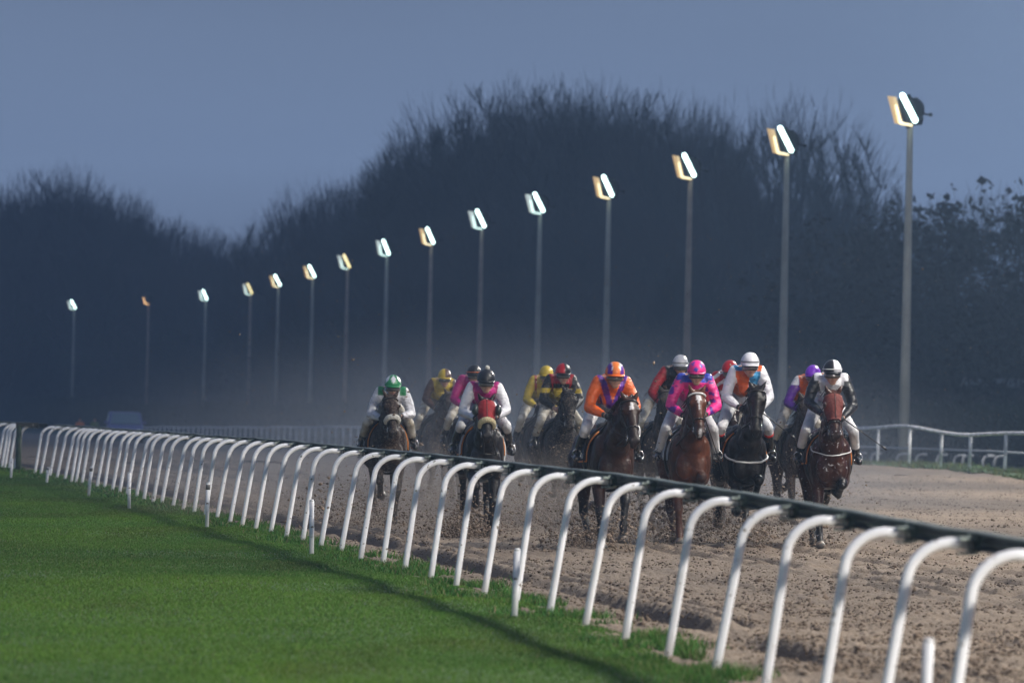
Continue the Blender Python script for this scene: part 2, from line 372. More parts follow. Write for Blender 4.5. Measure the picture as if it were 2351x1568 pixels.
def rail_section(Ds, name='rail_beam'):
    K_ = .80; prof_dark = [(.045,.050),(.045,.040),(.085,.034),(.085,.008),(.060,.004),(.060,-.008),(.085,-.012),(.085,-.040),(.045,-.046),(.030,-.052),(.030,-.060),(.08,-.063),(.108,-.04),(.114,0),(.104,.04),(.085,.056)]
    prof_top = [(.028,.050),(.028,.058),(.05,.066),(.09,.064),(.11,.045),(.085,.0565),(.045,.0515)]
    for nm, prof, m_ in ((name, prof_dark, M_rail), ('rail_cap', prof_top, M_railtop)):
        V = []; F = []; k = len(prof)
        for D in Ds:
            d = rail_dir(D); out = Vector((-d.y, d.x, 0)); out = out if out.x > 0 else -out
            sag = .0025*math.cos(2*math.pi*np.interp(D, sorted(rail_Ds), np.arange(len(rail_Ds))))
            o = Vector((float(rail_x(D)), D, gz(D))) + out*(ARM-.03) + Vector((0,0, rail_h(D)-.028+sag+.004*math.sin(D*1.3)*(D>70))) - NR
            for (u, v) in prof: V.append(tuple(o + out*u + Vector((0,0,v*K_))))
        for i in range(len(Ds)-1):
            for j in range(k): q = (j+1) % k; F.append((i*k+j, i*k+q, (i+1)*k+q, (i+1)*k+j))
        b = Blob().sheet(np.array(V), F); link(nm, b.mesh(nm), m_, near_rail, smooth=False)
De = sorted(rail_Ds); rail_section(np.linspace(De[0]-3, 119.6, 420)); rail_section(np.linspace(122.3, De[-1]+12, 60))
# dark green end post and beam in the gap
gp = on_ground(42, 1081); t_ = empty('gate_post', gp)
tag(t_, 'dark green timber post with a crossbeam in the gap of the near rail', 'post')
b = Blob().tube([(0,0,-.1),(0,0,1.0)], .062, 10); link('post_shaft', b.mesh('p'), mat('green_timber', (.035,.07,.04), .7, col2=(.02,.03,.02), vscale=6), t_)
b = Blob().box((.17,0,1.0), (.24,.05,.055)); link('crossbeam', b.mesh('b'), mat('dark_timber', (.02,.02,.018), .7, dots=((.2,.2,.18), 6, .62)), t_, smooth=False)

# ------------------------------------------------------------ stakes on the lawn
stakes = [((25,1098),(28,1052),'farthest short white stake, on the lawn at the extreme left by the green post'),
 ((106,1112),(111,1072),'short white stake with a dark top, second from the left edge of the lawn'),
 ((203,1138),(210,1071),'short white stake with a dark chipped top, third from the left edge of the lawn'),
 ((297,1169),(297,1084),'short white stake standing straight, fourth from the left edge of the lawn'),
 ((475,1212),(478,1107),'muddy short white stake streaked with dirt, fifth from the left on the lawn'),
 ((716,1277),(716,1146),'clean short white stake on the lawn left of the rearmost front horse'),
 ((1180,1421),(1188,1258),'large blurred short white stake in the grass just below the centre of the near rail'),
 ((2117,1725),(2132,1464),'nearest short white stake, cut off by the bottom edge of the photo at right')]
M_band = mat('stake_grime', (.10,.095,.09), .8)
for i, (bp_, tp, lab) in enumerate(stakes):
    p = on_ground(*bp_); q = at(tp[0], tp[1], p.y); h = q.z; lean = q.x-p.x
    b = Blob().cone((0,0,-.08), .024, (lean,0,h-.02), .027, 12).cone((lean,0,h-.02), .027, (lean,0,h), .02, 12)
    o = link('marker_stake', b.mesh('stake'), M_stake); o.location = p
    tag(o, lab, 'stake', 'short white stakes along the lawn')
    if i in (1, 2, 4):
        b = Blob().cone((lean*.88,0,h*.84), .0280, (lean*.97,0,h*.95), .0278, 12); link('dark_band', b.mesh('band'), M_band, o)

# ------------------------------------------------------------ far running rail
far = empty('running_rail', (float(far_x(180)), 180, gz(180))); FRo = far.location.copy()
tag(far, 'far white running rail with straight posts and a sagging wavy top rail', 'running rail')
def fr_dev(D): return (-.03 + .10*math.exp(-((D-178)/4.5)**2) - .09*math.exp(-((D-167)/4.5)**2) + .03*math.sin(D*.14)) if D < 200 else .02*math.sin(D*.2)
Dl = [118,124,130,136,142,148,154]
Dl += [rd for rd in (160.3, 165.8, 170.6, 176.4, 182.6, 189.8)]
Dl += list(np.arange(195, 300, 4.6)) + list(np.arange(300, 470, 4.0))
fpts = []
for D in Dl:
    p = Vector((float(far_x(D)), D, gz(D))) - FRo; h = 1.17 + fr_dev(D); lean = .02*random.uniform(.3,1.3)
    b = Blob().tube([p+Vector((-lean,0,-.1)), p+Vector((-lean*.4,0,.5)), p+Vector((0,0,h))], .05, 8)
    link('post', b.mesh('post'), M_white, far)
Ds = list(np.arange(112, 470, 1.2))
pts = [Vector((float(far_x(D)), D, gz(D)+1.19+fr_dev(D))) - FRo for D in Ds]
link('rail_beam', Blob().tube(pts, .052, 8).mesh('rail'), M_white, far)
# low second rail beyond it
low = empty('low_rail', (float(far_x(185))+2.6, 185, gz(185))); LRo = low.location.copy()
tag(low, 'low thin white rail with short hooped posts behind the far running rail at right', 'running rail')
M_dim = mat('grey_plastic', (.30,.31,.33), .5)
def lowpos(D): return Vector((float(far_x(D))+2.6+.1*math.sin(D), D, gz(D)))
pts = [lowpos(D)+Vector((0,0,.50+.0035*(D-170)))-LRo for D in np.arange(140, 232, 2.)]
link('rail_beam', Blob().tube(pts, .035, 8).mesh('rail'), M_dim, low)
for D in list(np.arange(142, 176, 5.5)) + list(np.arange(178, 232, 2.6)):
    p = lowpos(D)-LRo; p.x -= .15
    hh = .38
    q = [p+Vector((0,0,-.1)), p+Vector((.02,0,hh*.6)), p+Vector((.08,0,hh*.9)), p+Vector((.2,0,hh)), p+Vector((.38,0,hh))]
    link('hooped_post', Blob().tube(q, .045, 8).mesh('hp'), M_dim, low)
# hanging rail with pickets seen through the far rail
pk = empty('picket_rail', at(2100, 1000, 236)*1.0); pk.location.z = gz(236)
tag(pk, 'faint dark rail with pale short pickets in the gloom behind the mast at far right', 'fence')
for i in range(12):
    X = at(1960+i*36, 1000, 236).x - pk.location.x
    link('picket', Blob().box((X,0,.72), (.045,.03,.38)).mesh('pk'), M_dim, pk, smooth=False)
link('rail_beam', Blob().box((1.5,.05,1.12), (6.5,.03,.04)).mesh('pr'), mat('dark_rail', (.05,.055,.06), .7), pk, smooth=False)

# ------------------------------------------------------------ floodlight masts
masts = [(2087,290,215,'c','w'),(1804,355,290,'c','w'),(1582,413,352,'c','w'),(1395,458,402,'c','w'),(1237,495,441,'c','c'),(1103,532,480,'c','c'),
 (987,568,521,'c','w'),(885,604,549,'c','c'),(795,622,582,'w','c'),(715,646,606,'c','w'),(636,668,628,'c','w'),(572,686,648,'w','c'),(469,696,663,'c','c'),(338,698,672,'n','a'),(167,717,686,'c','c')]
ordw = ['nearest','second','third','fourth','fifth','sixth','seventh','eighth','ninth','tenth','eleventh','twelfth','thirteenth','fourteenth','farthest']
look = {'cw':'white bar lamp beside yellow panel','cc':'two cool white lamps','wc':'yellow-white lamp beside a white one','na':'only one dim orange lamp lit'}
T = 12.8
ordw2 = ['one','two','three','four','five','six','seven','eight']
def head_parts(scale=1.0):
    H = {}
    b = Blob(); b.ell((.22,.05,.06), (.26,.2,.32), n=(18,12)); b.box((.16,.05,.02), (.20,.18,.36), Matrix.Rotation(R(-14),4,'Y')); b.box((-.02,.03,0), (.26,.2,.46), Matrix.Rotation(R(-24),4,'Y')); b.box((.28,.05,-.30), (.13,.08,.13)); b.cone((.45,0,-.1), .035, (.72,0,-.14), .05, 8)
    b.ell((.66,0,-.13), (.07,.07,.07), n=(8,6)); b.cone((0.02,0,-.62), .075, (.05,0,-.35), .09, 10)
    H['housing'] = b.union(.035, 2)
    b = Blob(); rot = Matrix.Rotation(R(-26),4,'Y'); a = rot @ Vector((0,0,.42)); b.chain([((-.02+a.x, -.27, .08+a.z), .088), ((-.02-a.x, -.27, .08-a.z), .088)], 12)
    H['lens'] = b.mesh('lens')
    b = Blob()          # folded visor plate at the left
    V = [(-.66,-.2,.46),(-.40,-.24,.42),(-.20,-.28,-.42),(-.46,-.24,-.38)]; V2 = [(x,y+.04,z) for x,y,z in V]
    b.sheet(np.array(V+V2), [(0,3,2,1),(4,5,6,7),(0,1,5,4),(1,2,6,5),(2,3,7,6),(3,0,4,7)])
    H['visor'] = b.mesh('visor')
    b = Blob(); b.cone((-.42,-.27,.18), .035, (-.30,-.3,-.38), .055, 8); b.cone((-.30,-.3,-.38), .05, (.08,-.3,-.46), .035, 8)  # L-shaped reflector edge, made to glow as if lamplit
    H['lower_glow'] = b.mesh('ll'); return H
HP = head_parts()
def make_mast(p, i, kinds, light=1.0, lab=None, lens2=None):
    o = empty('floodlight_mast', p); tag(o, lab, 'floodlight mast', 'floodlight masts beside the track')
    rnd = random.Random(i*3+1)
    b = Blob().tube([(0,0,-.2),(0,0,4),(0,0,8),(0,0,T-1.05)], .20, 12, taper=.52); link('pole', b.mesh('pole'), (M_mast, M_mast2)[i in (2,5,6,8,11,13)], o)
    h = link('housing', HP['housing'].copy(), M_house, o); h.scale = (1.15,1.1,1.15); h.location = (-.05,0,T-.55); h.rotation_euler = (0, R(rnd.uniform(-3,3)), 0)
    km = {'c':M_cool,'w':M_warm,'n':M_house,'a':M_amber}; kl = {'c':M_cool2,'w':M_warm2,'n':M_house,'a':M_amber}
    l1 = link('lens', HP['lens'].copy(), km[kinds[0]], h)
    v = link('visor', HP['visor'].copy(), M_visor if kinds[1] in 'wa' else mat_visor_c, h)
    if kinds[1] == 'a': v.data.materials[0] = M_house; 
    link('lower_glow', HP['lower_glow'].copy(), kl[kinds[1]], h, smooth=False)
    if light:
        ld = bpy.data.lights.new('flood', 'SPOT'); ld.energy = LAMP*light*4; ld.spot_size = R(172); ld.spot_blend = .25; ld.shadow_soft_size = .7
        ld.color = (1.0, .94, .85)
        lo = bpy.data.objects.new('flood', ld); COL.objects.link(lo); lo.parent = o; lo.location = (-.15,-.45,T-.5)
        lo.rotation_euler = Vector((-1.0,.15,-.60)).to_track_quat('-Z','Y').to_euler()
    return o
mat_visor_c = mat('visor_glow_cool', (.6,.62,.6), .35, emis=(.85,.95,.85), estr=.5)  # emission put in for cool lamplight falling on the visor
for i, (x, y, yt, k1, k2) in enumerate(masts):
    ypp = yt - (x-1175.5)*st/ct; s_ = (925-ypp)/(T-1.7); D = FPX/s_
    p = at(x+3, y, D); p.z = gz(D)
    dz = at(x+3, yt+4, D).z - T
    p.z = dz
    lab = f"{ordw[i]} floodlight mast" + (" from the right" if i not in (0,14) else (" at far right" if i == 0 else " at far left")) + f", {look[k1+k2]}"
    make_mast(p, i, (k1,k2), light=0, lab=lab)
for j, (x, y, pw) in enumerate([(17.0,172,.5),(16.1,146,.5),(13.5,120,.5),(11.9,94,.5),(12.6,68,.6),(14.9,42,.8),(17.9,16,1.35),(21.2,-10,1.8)]):
    make_mast(Vector((x,y,gz(y))), j, ('c','c'), light=pw, lab=f'floodlight mast outside the view, {ordw2[j]} nearer than the row in view')
# ------------------------------------------------------------ horses and riders
from mathutils.bvhtree import BVHTree
MUD = (.17,.13,.10)
def coatmat(name, mud, foam=False, rough=.46):
    return mat(name, (.1,.05,.03), rough, attr=True, var=.55, vscale=4, det=6, bump=1.6, bscale=9, coat=.02, spec=.3,
               dots=(((.4,.4,.42) if foam else (.11,.085,.065)), 45 if not foam else 24, mud))
M_coat = coatmat('horse_coat', .69); M_coatm = coatmat('horse_coat_muddy', .55, rough=.7); M_coatf = coatmat('horse_coat_sweaty', .655, True, .3)
M_hair = mat('horse_hair', (.012,.010,.010), .5, var=.4, vscale=30)
M_hair2 = mat('horse_hair_chestnut', (.09,.035,.02), .5, var=.4, vscale=30)
M_eye = mat('eye', (.006,.005,.005), .08)
M_strap = mat('leather_strap', (.018,.014,.012), .4)
M_wstrap = mat('white_strap', (.60,.60,.60), .5)
M_steel = mat('steel', (.5,.5,.5), .25, metal=.9)
M_silk = mat('racing_silk', (.5,.5,.5), .38, attr=True, var=.12, vscale=7, bump=2.0, bscale=8, coat=.08, aniso=(1.0,1.0,1.9))
M_silkm = mat('racing_silk_muddy', (.5,.5,.5), .5, attr=True, var=.25, vscale=7, bump=2.4, bscale=8, aniso=(1.0,1.0,1.9), dots=((.17,.14,.11), 42, .63))
M_breech = mat('breeches', (.60,.60,.62), .55, var=.2, vscale=6, bump=2.0, bscale=9)
M_breechm = mat('breeches_muddy', (.46,.44,.39), .65, col2=(.28,.24,.18), vscale=9, mix=(.42,.62), bump=2.0, bscale=9)
M_boot = mat('riding_boot', (.012,.012,.014), .25, coat=.4, dots=(MUD, 26, .62))
M_helm = mat('helmet_cover', (.5,.5,.5), .38, attr=True, bump=.3, bscale=20)
M_skin = mat('skin', (.5,.3,.22), .5, attr=True)
M_lens = mat('goggle_lens', (.16,.15,.14), .12, metal=.5, coat=1)
M_gog = mat('goggle_frame', (.03,.03,.03), .4)
M_glove = mat('glove', (.016,.016,.018), .5)
M_fleece = mat('sheepskin', (.66,.64,.58), .95, bump=2, bscale=60); M_fleecey = mat('sheepskin_cream', (.58,.50,.30), .95, bump=2, bscale=60)
M_hoof = mat('hoof', (.05,.045,.04), .5, dots=(MUD, 20, .5))
M_cloth = {c: mat('saddle_cloth_'+c, v, .7, var=.2, bump=.4, bscale=20) for c, v in {'navy':(.012,.018,.05),'white':(.6,.6,.62),'black':(.012,.012,.014)}.items()}
M_orange = mat('orange_piping', (.55,.18,.03), .6)

def V3(x, f, z): return Vector((x, -f, z))
def place(x, D):
    p = at(x, 1150, D); p.z = gz(D); return p
POSES = {  # (fore left, fore right, hind left, hind right) as sagittal angles; 'P' plants the hoof
 'a': ((17,5,38,'P'), (88,-66,-100), (-12,48,42), (-74,-55,-75)),
 'b': ((52,-52,-85), (84,-40,-60), (-66,-35,-45), (-6,56,50)),
 'c': ((16,4,38,'P'), (48,14,15), (-10,46,40), (-74,-50,-70)),
 'd': ((62,-48,-80), (22,-18,-40), (-68,-30,-40), (-8,50,45)),
 'e': ((50,-45,-80), (5,0,30,'P'), (-30,30,20), (-55,-30,-40)),
 'f': ((14,-30,-30), (78,-70,-100), (-60,-20,-45), (-20,38,38))}
def make_horse(cfg):
    D = cfg['D']; g0 = place(cfg['x'], D)
    yaw = math.atan2(rail_dir(D).x, -rail_dir(D).y) + R(cfg.get('yaw', 4)-9)
    fwd = Vector((math.sin(yaw), -math.cos(yaw), 0)); org = g0 - fwd*.55; org.z = gz(org.y)
    root = empty('horse', org, yaw); tag(root, cfg['hlab'], 'horse', 'racehorses galloping on the track')
    def loc(px, Dd):                                # photo point -> local coordinates
        v = at(px[0], px[1], Dd) - org; c_, s_ = math.cos(-yaw), math.sin(-yaw); return Vector((v.x*c_-v.y*s_, v.x*s_+v.y*c_, v.z))
    P = loc(cfg['poll'], D-.6); P.y = -1.08; mzl = loc(cfg['muz'], D-.9)
    dz_ = max(min(P.z-mzl.z-.02, .56), .30); dx_ = max(min(mzl.x-P.x, .22), -.22)
    hd = Vector((dx_, -math.sqrt(max(.60**2-dz_**2-dx_**2, .02)), -dz_)).normalized()
    hv = hd.cross(Vector((0,0,1))).normalized()     # lateral
    if hv.x < 0: hv = -hv
    hw = hv.cross(hd); hw = hw if hw.y < 0 else -hw                               # front face normal
    def HL(u, v, w): return P + hd*u + hv*v + hw*w
    hrot = Matrix((hd, hv, hw)).transposed().to_4x4()
    B = -.10; b = Blob(); E = lambda x, f, z, r, rot=None: b.ell(V3(x, f, z+B), (r[0], r[1], r[2]), rot)
    w_ = cfg.get('w', .90)
    E(0,.55,1.15,(.245*w_,.25,.33)); E(0,.15,1.17,(.30*w_,.45,.36)); E(0,-.2,1.20,(.30*w_,.45,.33)); E(0,-.5,1.30,(.25*w_,.36,.23)); E(0,-.8,1.32,(.27*w_,.34,.25))
    E(0,.33,1.44,(.085,.32,.13)); E(0,0,1.42,(.15,.4,.12))
    for s in (-1,1):
        E(s*.12,-.98,1.20,(.15,.2,.28)); E(s*.17*w_,.50,1.14,(.105,.19,.31)); E(s*.085,.73,1.07,(.115,.085,.17)); E(s*.14,.60,1.27,(.10,.13,.18)); E(s*.05,.74,1.16,(.10,.075,.14)); E(s*.19*w_,.40,.96,(.085,.13,.14))
        E(s*.19,-.66,1.08,(.12,.2,.24))
    # neck
    nb = V3(0,.66,1.24+B); th = HL(.06, 0, -.16); cr0 = V3(0,.38,1.46+B); cr1 = HL(-.02, 0, -.05)
    for i in range(6):
        t = i/5; lo = nb.lerp(th, t) + V3(0, .05*math.sin(t*math.pi), 0); hi = cr0.lerp(cr1, t) + V3(0, -.02*math.sin(t*math.pi), .05*math.sin(t*math.pi))
        rl = .185*(1-t)+.088*t; rh = .10*(1-t)+.062*t; mid = lo.lerp(hi, .5); b.ell(lo, (rl*.92, rl, rl)); b.ell(hi, rh); b.ell(mid, ((rl*.85+rh*.2), rl, rl*.95))
    for q in range(14):
        t = q/13; b.ell(nb.lerp(th, t), ((.185*(1-t)+.088*t)*.85,)*3, n=(10,7)); b.ell(cr0.lerp(cr1, t)+V3(0,-.02*math.sin(t*math.pi),.05*math.sin(t*math.pi)), (.085*(1-t)+.058*t), n=(10,7))
    # head
    def EH(u, v, w, r): b.ell(HL(u,v*1.16,w), (r[0]*1.04, r[1]*1.2, r[2]*1.1), hrot, n=(14,9))
    EH(.10,0,-.055,(.15,.092,.10)); EH(.20,0,-.075,(.15,.075,.095))
    for s in (-1,1): EH(.17,s*.052,-.115,(.11,.034,.085)); EH(.135,s*.075,-.008,(.042,.026,.034)); EH(.535,s*.036,-.015,(.034,.024,.032)); EH(.33,s*.035,-.045,(.16,.018,.03))
    for a_, ra, c_, rc in (((.08,0,-.01),.070,(.32,0,-.012),.058), ((.32,0,-.012),.058,(.50,0,-.02),.052), ((.22,0,-.14),.055,(.47,0,-.085),.036)): b.chain([(HL(*a_), ra), (HL(*c_), rc)], 12)
    EH(.50,0,-.045,(.085,.055,.060)); EH(.56,0,-.085,(.045,.038,.034)); EH(.40,0,-.06,(.10,.052,.055))
    er = cfg.get('ears', 'up')
    for s in (-1,1):
        e0 = HL(-.01, s*.055, -.01); e1 = e0 + (-hd*.045 + Vector((0,0,.065)) + hv*s*.055 if er == 'up' else -hd*.04-hw*.07+hv*s*.09+Vector((0,0,.05)))
        b.chain([(e0, .032), (e0.lerp(e1,.5), .030), (e1, .012)], 8)
    # legs
    pose = POSES[cfg['pose']]; hoofs = []; legcol = []
    for k, s in ((0,-1),(1,1),(2,-1),(3,1)):
        a = pose[k]; fore = k < 2; lat = s*.165*w_ if fore else s*.17
        top = V3(lat, .42 if fore else -.60, (.93 if fore else .98)+B); Ls = (.42,.29,.13,.075) if fore else (.47,.37,.13,.075)
        an = (a[0], a[1], a[2], a[2]+ (8 if len(a) > 3 else -12)); vert = sum(l*math.cos(R(x)) for l, x in zip(Ls, an))
        kf = top.z/vert if len(a) > 3 else 1.0
        jx = random.Random(k+int(cfg['x'])); inw = -s*(.03 if len(a) > 3 else .05)
        pts = [top]
        for i, (l, x) in enumerate(zip(Ls, an)):
            x += jx.uniform(-5, 5) if len(a) == 3 and i < 2 else 0; pts.append(pts[-1] + V3(inw*(.5 if i < 2 else .15), math.sin(R(x))*l*kf, -math.cos(R(x))*l*kf))
        if fore:
            b.chain([(V3(lat,.46,1.08+B), .115), (pts[0], .095), (pts[0].lerp(pts[1],.35), .080), (pts[0].lerp(pts[1],.8), .060), (pts[1], .062)])
            b.ell(pts[1], (.062,.065,.072))
        else:
            b.chain([(V3(lat,-.80,1.15+B), .17), (pts[0], .135), (pts[0].lerp(pts[1],.45), .085), (pts[0].lerp(pts[1],.85), .058), (pts[1], .062)])
            b.cone(pts[0].lerp(pts[1],.5), .03, pts[1]+V3(0,-.05,.03), .028)
        b.chain([(pts[1], .056), (pts[1].lerp(pts[2],.3), .045), (pts[1].lerp(pts[2],.75), .043), (pts[2], .051), (pts[2].lerp(pts[3],.6), .043), (pts[3], .052)])
        hoofs.append((pts[3], pts[4])); legcol.append((pts[0], pts[1], pts[2], pts[3]))
    me = b.union(.0165, 5, .5); X = coords(me); bvh = BVHTree.FromPolygons([tuple(v) for v in X], [tuple(p.vertices) for p in me.polygons])
    base = np.array(cfg['coat']); C = np.repeat(base[None], len(X), 0)
    rel = X - np.array(P); U = rel@np.array(hd); Vv = rel@np.array(hv); W = rel@np.array(hw)
    C *= (1 - .35*np.clip((X[:,2]-1.3)/.3, 0, 1)*0)[:,None]
    for k, lg in enumerate(legcol):                 # darker points
        dl = np.minimum(segd(X, lg[1], lg[2]), segd(X, lg[2], lg[3])); up = segd(X, lg[0].lerp(lg[1], .6), lg[1])
        t = np.clip((.12-dl)/.05, 0, 1); t = np.maximum(t, .5*np.clip((.09-up)/.04, 0, 1)); C = C*(1-t[:,None]) + np.array(cfg.get('legs', (.016,.013,.012)))*t[:,None]
    for sg in (-1,1): C[np.linalg.norm(rel-np.array(hd*.565+hv*sg*.046+hw*.018), axis=1) < .024] = (.006,.004,.004)
    hm = (U > -.05) & (np.abs(Vv) < .13) & (W > -.24) & (U < .7)
    mz = np.clip((U-.40)/.12, 0, 1)*hm; C = C*(1-mz[:,None]*.6)+np.array((.022,.018,.018))*mz[:,None]*.6
    for (u0, u1, v0, wd) in cfg.get('blaze', []):
        t = ((U > u0) & (U < u1) & (np.abs(Vv-v0) < wd*(1+.5*np.sin(U*60)*.4)) & (W > -.05) & hm); C[t] = (.62,.60,.60)
    set_col(me, C); body = link('body', me, {'m':M_coatm,'f':M_coatf}.get(cfg.get('dirt'), M_coat), root)
    def surf(c, d, off=.008):
        d = d.normalized(); h = bvh.ray_cast(c + d*.9, -d, .9)
        return (h[0] + h[1]*off) if h[0] is not None else c + d*.1
    for (p3, p4) in hoofs:
        link('hoof', Blob().cone(p3+(p3-p4)*.2, .050, p4, .070, 12).mesh('hoof'), M_hoof, root)
    for s in (-1,1): link('eye', Blob().ell(HL(.135, s*.113, .004), (.022,.014,.020), hrot).mesh('eye'), M_eye, root)
    hair = M_hair2 if cfg.get('hair') else M_hair; r_ = random.Random(cfg['x'])
    b2 = Blob()
    for q in range(70):
        t = r_.random()**.8; p = cr0.lerp(cr1, t)+V3(0,-.02*math.sin(t*math.pi),.05*math.sin(t*math.pi)+.06*(1-t)+.045*t); sd = r_.choice((-1,-1,1)) if not cfg.get('mane') else cfg['mane']
        L_ = r_.uniform(.09,.2); p1 = p+Vector((sd*L_*.35, L_*.3*r_.random(), L_*.30*r_.random())); p2 = p1+Vector((sd*L_*.45*r_.random(), L_*.4, -L_*.55))
        b2.tube([p, p1, p2], .013, 5, .25)
    for q in range(16):
        p = HL(-.01, r_.uniform(-.04,.04), .0); b2.tube([p, p+hd*.05+hw*.03+hv*r_.uniform(-.03,.03), p+hd*r_.uniform(.08,.15)+hw*.012+hv*r_.uniform(-.05,.05)], .009, 5, .3)
    link('mane', b2.mesh('mane'), hair, root)
    b2 = Blob()
    for q in range(26):
        a = Vector((r_.uniform(-.03,.03), 1.12, 1.28+B)); L_ = r_.uniform(.5,.8); sx_ = r_.uniform(-.16,.16)
        b2.tube([a, a+Vector((sx_*.2,.16,.0)), a+Vector((sx_*.6,L_*.5,-.12)), a+Vector((sx_,L_*.8,-.30+r_.uniform(-.1,.1)))], .017, 5, .3)
    link('tail', b2.mesh('tail'), hair, root)
    # bridle
    br = Blob()
    def ring(u, w0, angs, rad, off=.008): return [surf(HL(u, 0, w0), hv*math.sin(a)+hw*math.cos(a), off) for a in angs]
    full = np.linspace(0, 2*math.pi, 25)
    br.tube(ring(.37,-.06,full,0), .010, 6); br.tube(ring(.03,-.05,np.linspace(-1.7,1.7,15),0), .010, 6)
    for s in (-1,1): br.tube([surf(HL(u,0,-.07), hv*s+hw*.1, .008) for u in np.linspace(.0,.46,10)], .009, 6)
    link('bridle', br.mesh('bridle'), M_wstrap if cfg.get('wbridle') else M_strap, root)
    if cfg.get('wbrow'): link('browband', Blob().tube(ring(.03,-.05,np.linspace(-1.4,1.4,15),0,.014), .012, 6).mesh('bb'), M_wstrap, root)
    bits = []
    for s in (-1,1):
        c_ = surf(HL(.47,0,-.07), hv*s, .012); bits.append(c_)
        link('bit_ring', Blob().tube([c_ + hd*.035*math.cos(a)+hw*.035*math.sin(a)+hv*s*.006 for a in np.linspace(0,2*math.pi,11)], .006, 5).mesh('ring'), M_steel, root)
    if cfg.get('fleece'):
        k = len(list(full)); link('sheepskin_noseband', Blob().tube(ring(.34,-.055,np.linspace(-2.0,2.0,17),0,.022), .040, 8).mesh('fl'), M_fleece if cfg['fleece'] == 'w' else M_fleecey, root)
    def patch(us, angs, cen, off, nm, m_, thick=.012):
        V = []; nu, na = len(us), len(angs)
        for o_ in (off, off+thick):
            for u in us:
                for a in angs: c_, d_ = cen(u, a); V.append(tuple(surf(c_, d_, o_)))
        F = []; q = nu*na
        for i in range(nu-1):
            for j in range(na-1): a0 = i*na+j; F.append((a0,a0+1,a0+na+1,a0+na)); F.append((q+a0,q+a0+na,q+a0+na+1,q+a0+1))
        for i in range(nu-1):
            for j in (0, na-1): a0 = i*na+j; F.append((a0,a0+na,q+a0+na,q+a0))
        for j in range(na-1):
            for i in (0, nu-1): a0 = i*na+j; F.append((a0,q+a0,q+a0+1,a0+1))
        bb = Blob().sheet(np.array(V), F); o_ = link(nm, bb.mesh(nm), m_, root); return o_
    if cfg.get('hood'):
        patch(np.linspace(.015,.34,12), np.linspace(-1.75,1.75,17), lambda u, a: (HL(u,0,-.06), hv*math.sin(a)+hw*math.cos(a)), .008, 'hood', mat('hood_cloth', cfg['hood'], .8, var=.25, vscale=9, bump=.5, bscale=30))
        link('hood_seam', Blob().tube([surf(HL(u,0,-.06), hw, .022) for u in np.linspace(.02,.33,9)], .004, 5).mesh('seam'), M_strap, root)
        for s in (-1,1):
            bc = Blob(); c_ = HL(.14, s*(.125 if cfg.get('cups') else .112), .0); rr_ = .075 if cfg.get('cups') else .038
            V, F = Blob.sph(14,9); Q = V*np.array((rr_, rr_*.6, rr_)); Q = Q @ np.array(hrot.to_3x3()).T + np.array(c_ + (hv*s*.02 if cfg.get('cups') else Vector())); bc._add(Q, F)
            link('blinker_cup', bc.mesh('cup'), mat('blinker', (.03,.04,.04) if cfg.get('cups') else (.06,.03,.025), .35, var=.3, vscale=14), root)
    # saddle and cloth
    cen = lambda f, a: (V3(0, f, 1.18+B), Vector((math.sin(a), 0, math.cos(a))))
    patch(np.linspace(-.32,.30,8), np.linspace(-1.75,1.75,21), cen, .012, 'saddle_cloth', M_cloth[cfg.get('cloth','black')])
    if cfg.get('trim'):
        for s in (-1,1): link('cloth_piping', Blob().tube([surf(*cen(f, s*a), .03) for f, a in [(.30,x) for x in np.linspace(.4,1.75,8)]+[(x,1.76) for x in np.linspace(.25,-.32,6)]], .011, 6).mesh('piping'), M_orange, root)
    if cfg.get('cloth') == 'navy' and cfg.get('mark'):
        bm_ = Blob(); c0 = surf(*cen(-.02, -1.55), .027)      # pale illegible sponsor lettering
        for q, (dy, hh) in enumerate(((-.08,.05),(-.05,.05),(-.02,.03),(.01,.04),(.04,.03),(.07,.05))):
            bm_.box(c0+Vector((-.006, dy, -.01+hh*.3)), (.004,.008,hh*.6)); 
        link('cloth_lettering', bm_.mesh('mk'), M_wstrap, root, smooth=False)
    sb = Blob(); 
    sb.ell(V3(0,.02,1.545+B), (.13,.25,.055)); sb.ell(V3(0,.2,1.575+B), (.06,.08,.05)); 
    for s in (-1,1): sb.ell(V3(s*.24,.08,1.40+B), (.05,.17,.16), Matrix.Rotation(s*R(28),4,'Y'))
    link('saddle', sb.union(.02, 3), M_strap, root)
    gp_ = [surf(*cen(.22, a), .03) for a in np.linspace(-math.pi, math.pi, 33)]; link('girth', Blob().tube(gp_, .018, 6).mesh('girth'), M_wstrap if cfg.get('wgirth') else M_strap, root)
    if cfg.get('breast'):
        q = []
        for a in np.linspace(-1.5,1.5,17):
            c_ = V3(0,.45,1.22+B+cfg.get('bz',0)-.05*math.cos(a)); q.append(surf(c_, Vector((math.sin(a), -math.cos(a)*.9, -.12*math.cos(a)+.0)), .012) + Vector((0,0,0)))
        link('breast_girth', Blob().tube(q, cfg.get('br',.013), 6).mesh('bg'), M_wstrap, root)
    # ---------------- rider
    rc = cfg['r']; hx = loc(rc['hel'], D-.1); top_z = hx.z; dzr = max(min(top_z-2.20, .22), -.22); dxr = max(min(hx.x, .3), -.3)
    prs = empty('person', org, yaw); tag(prs, rc['lab'], 'jockey', 'jockeys riding the racehorses')
    rr_ = random.Random(int(cfg['x'])+5); el = rc.get('elb', 1.0)
    J = {}
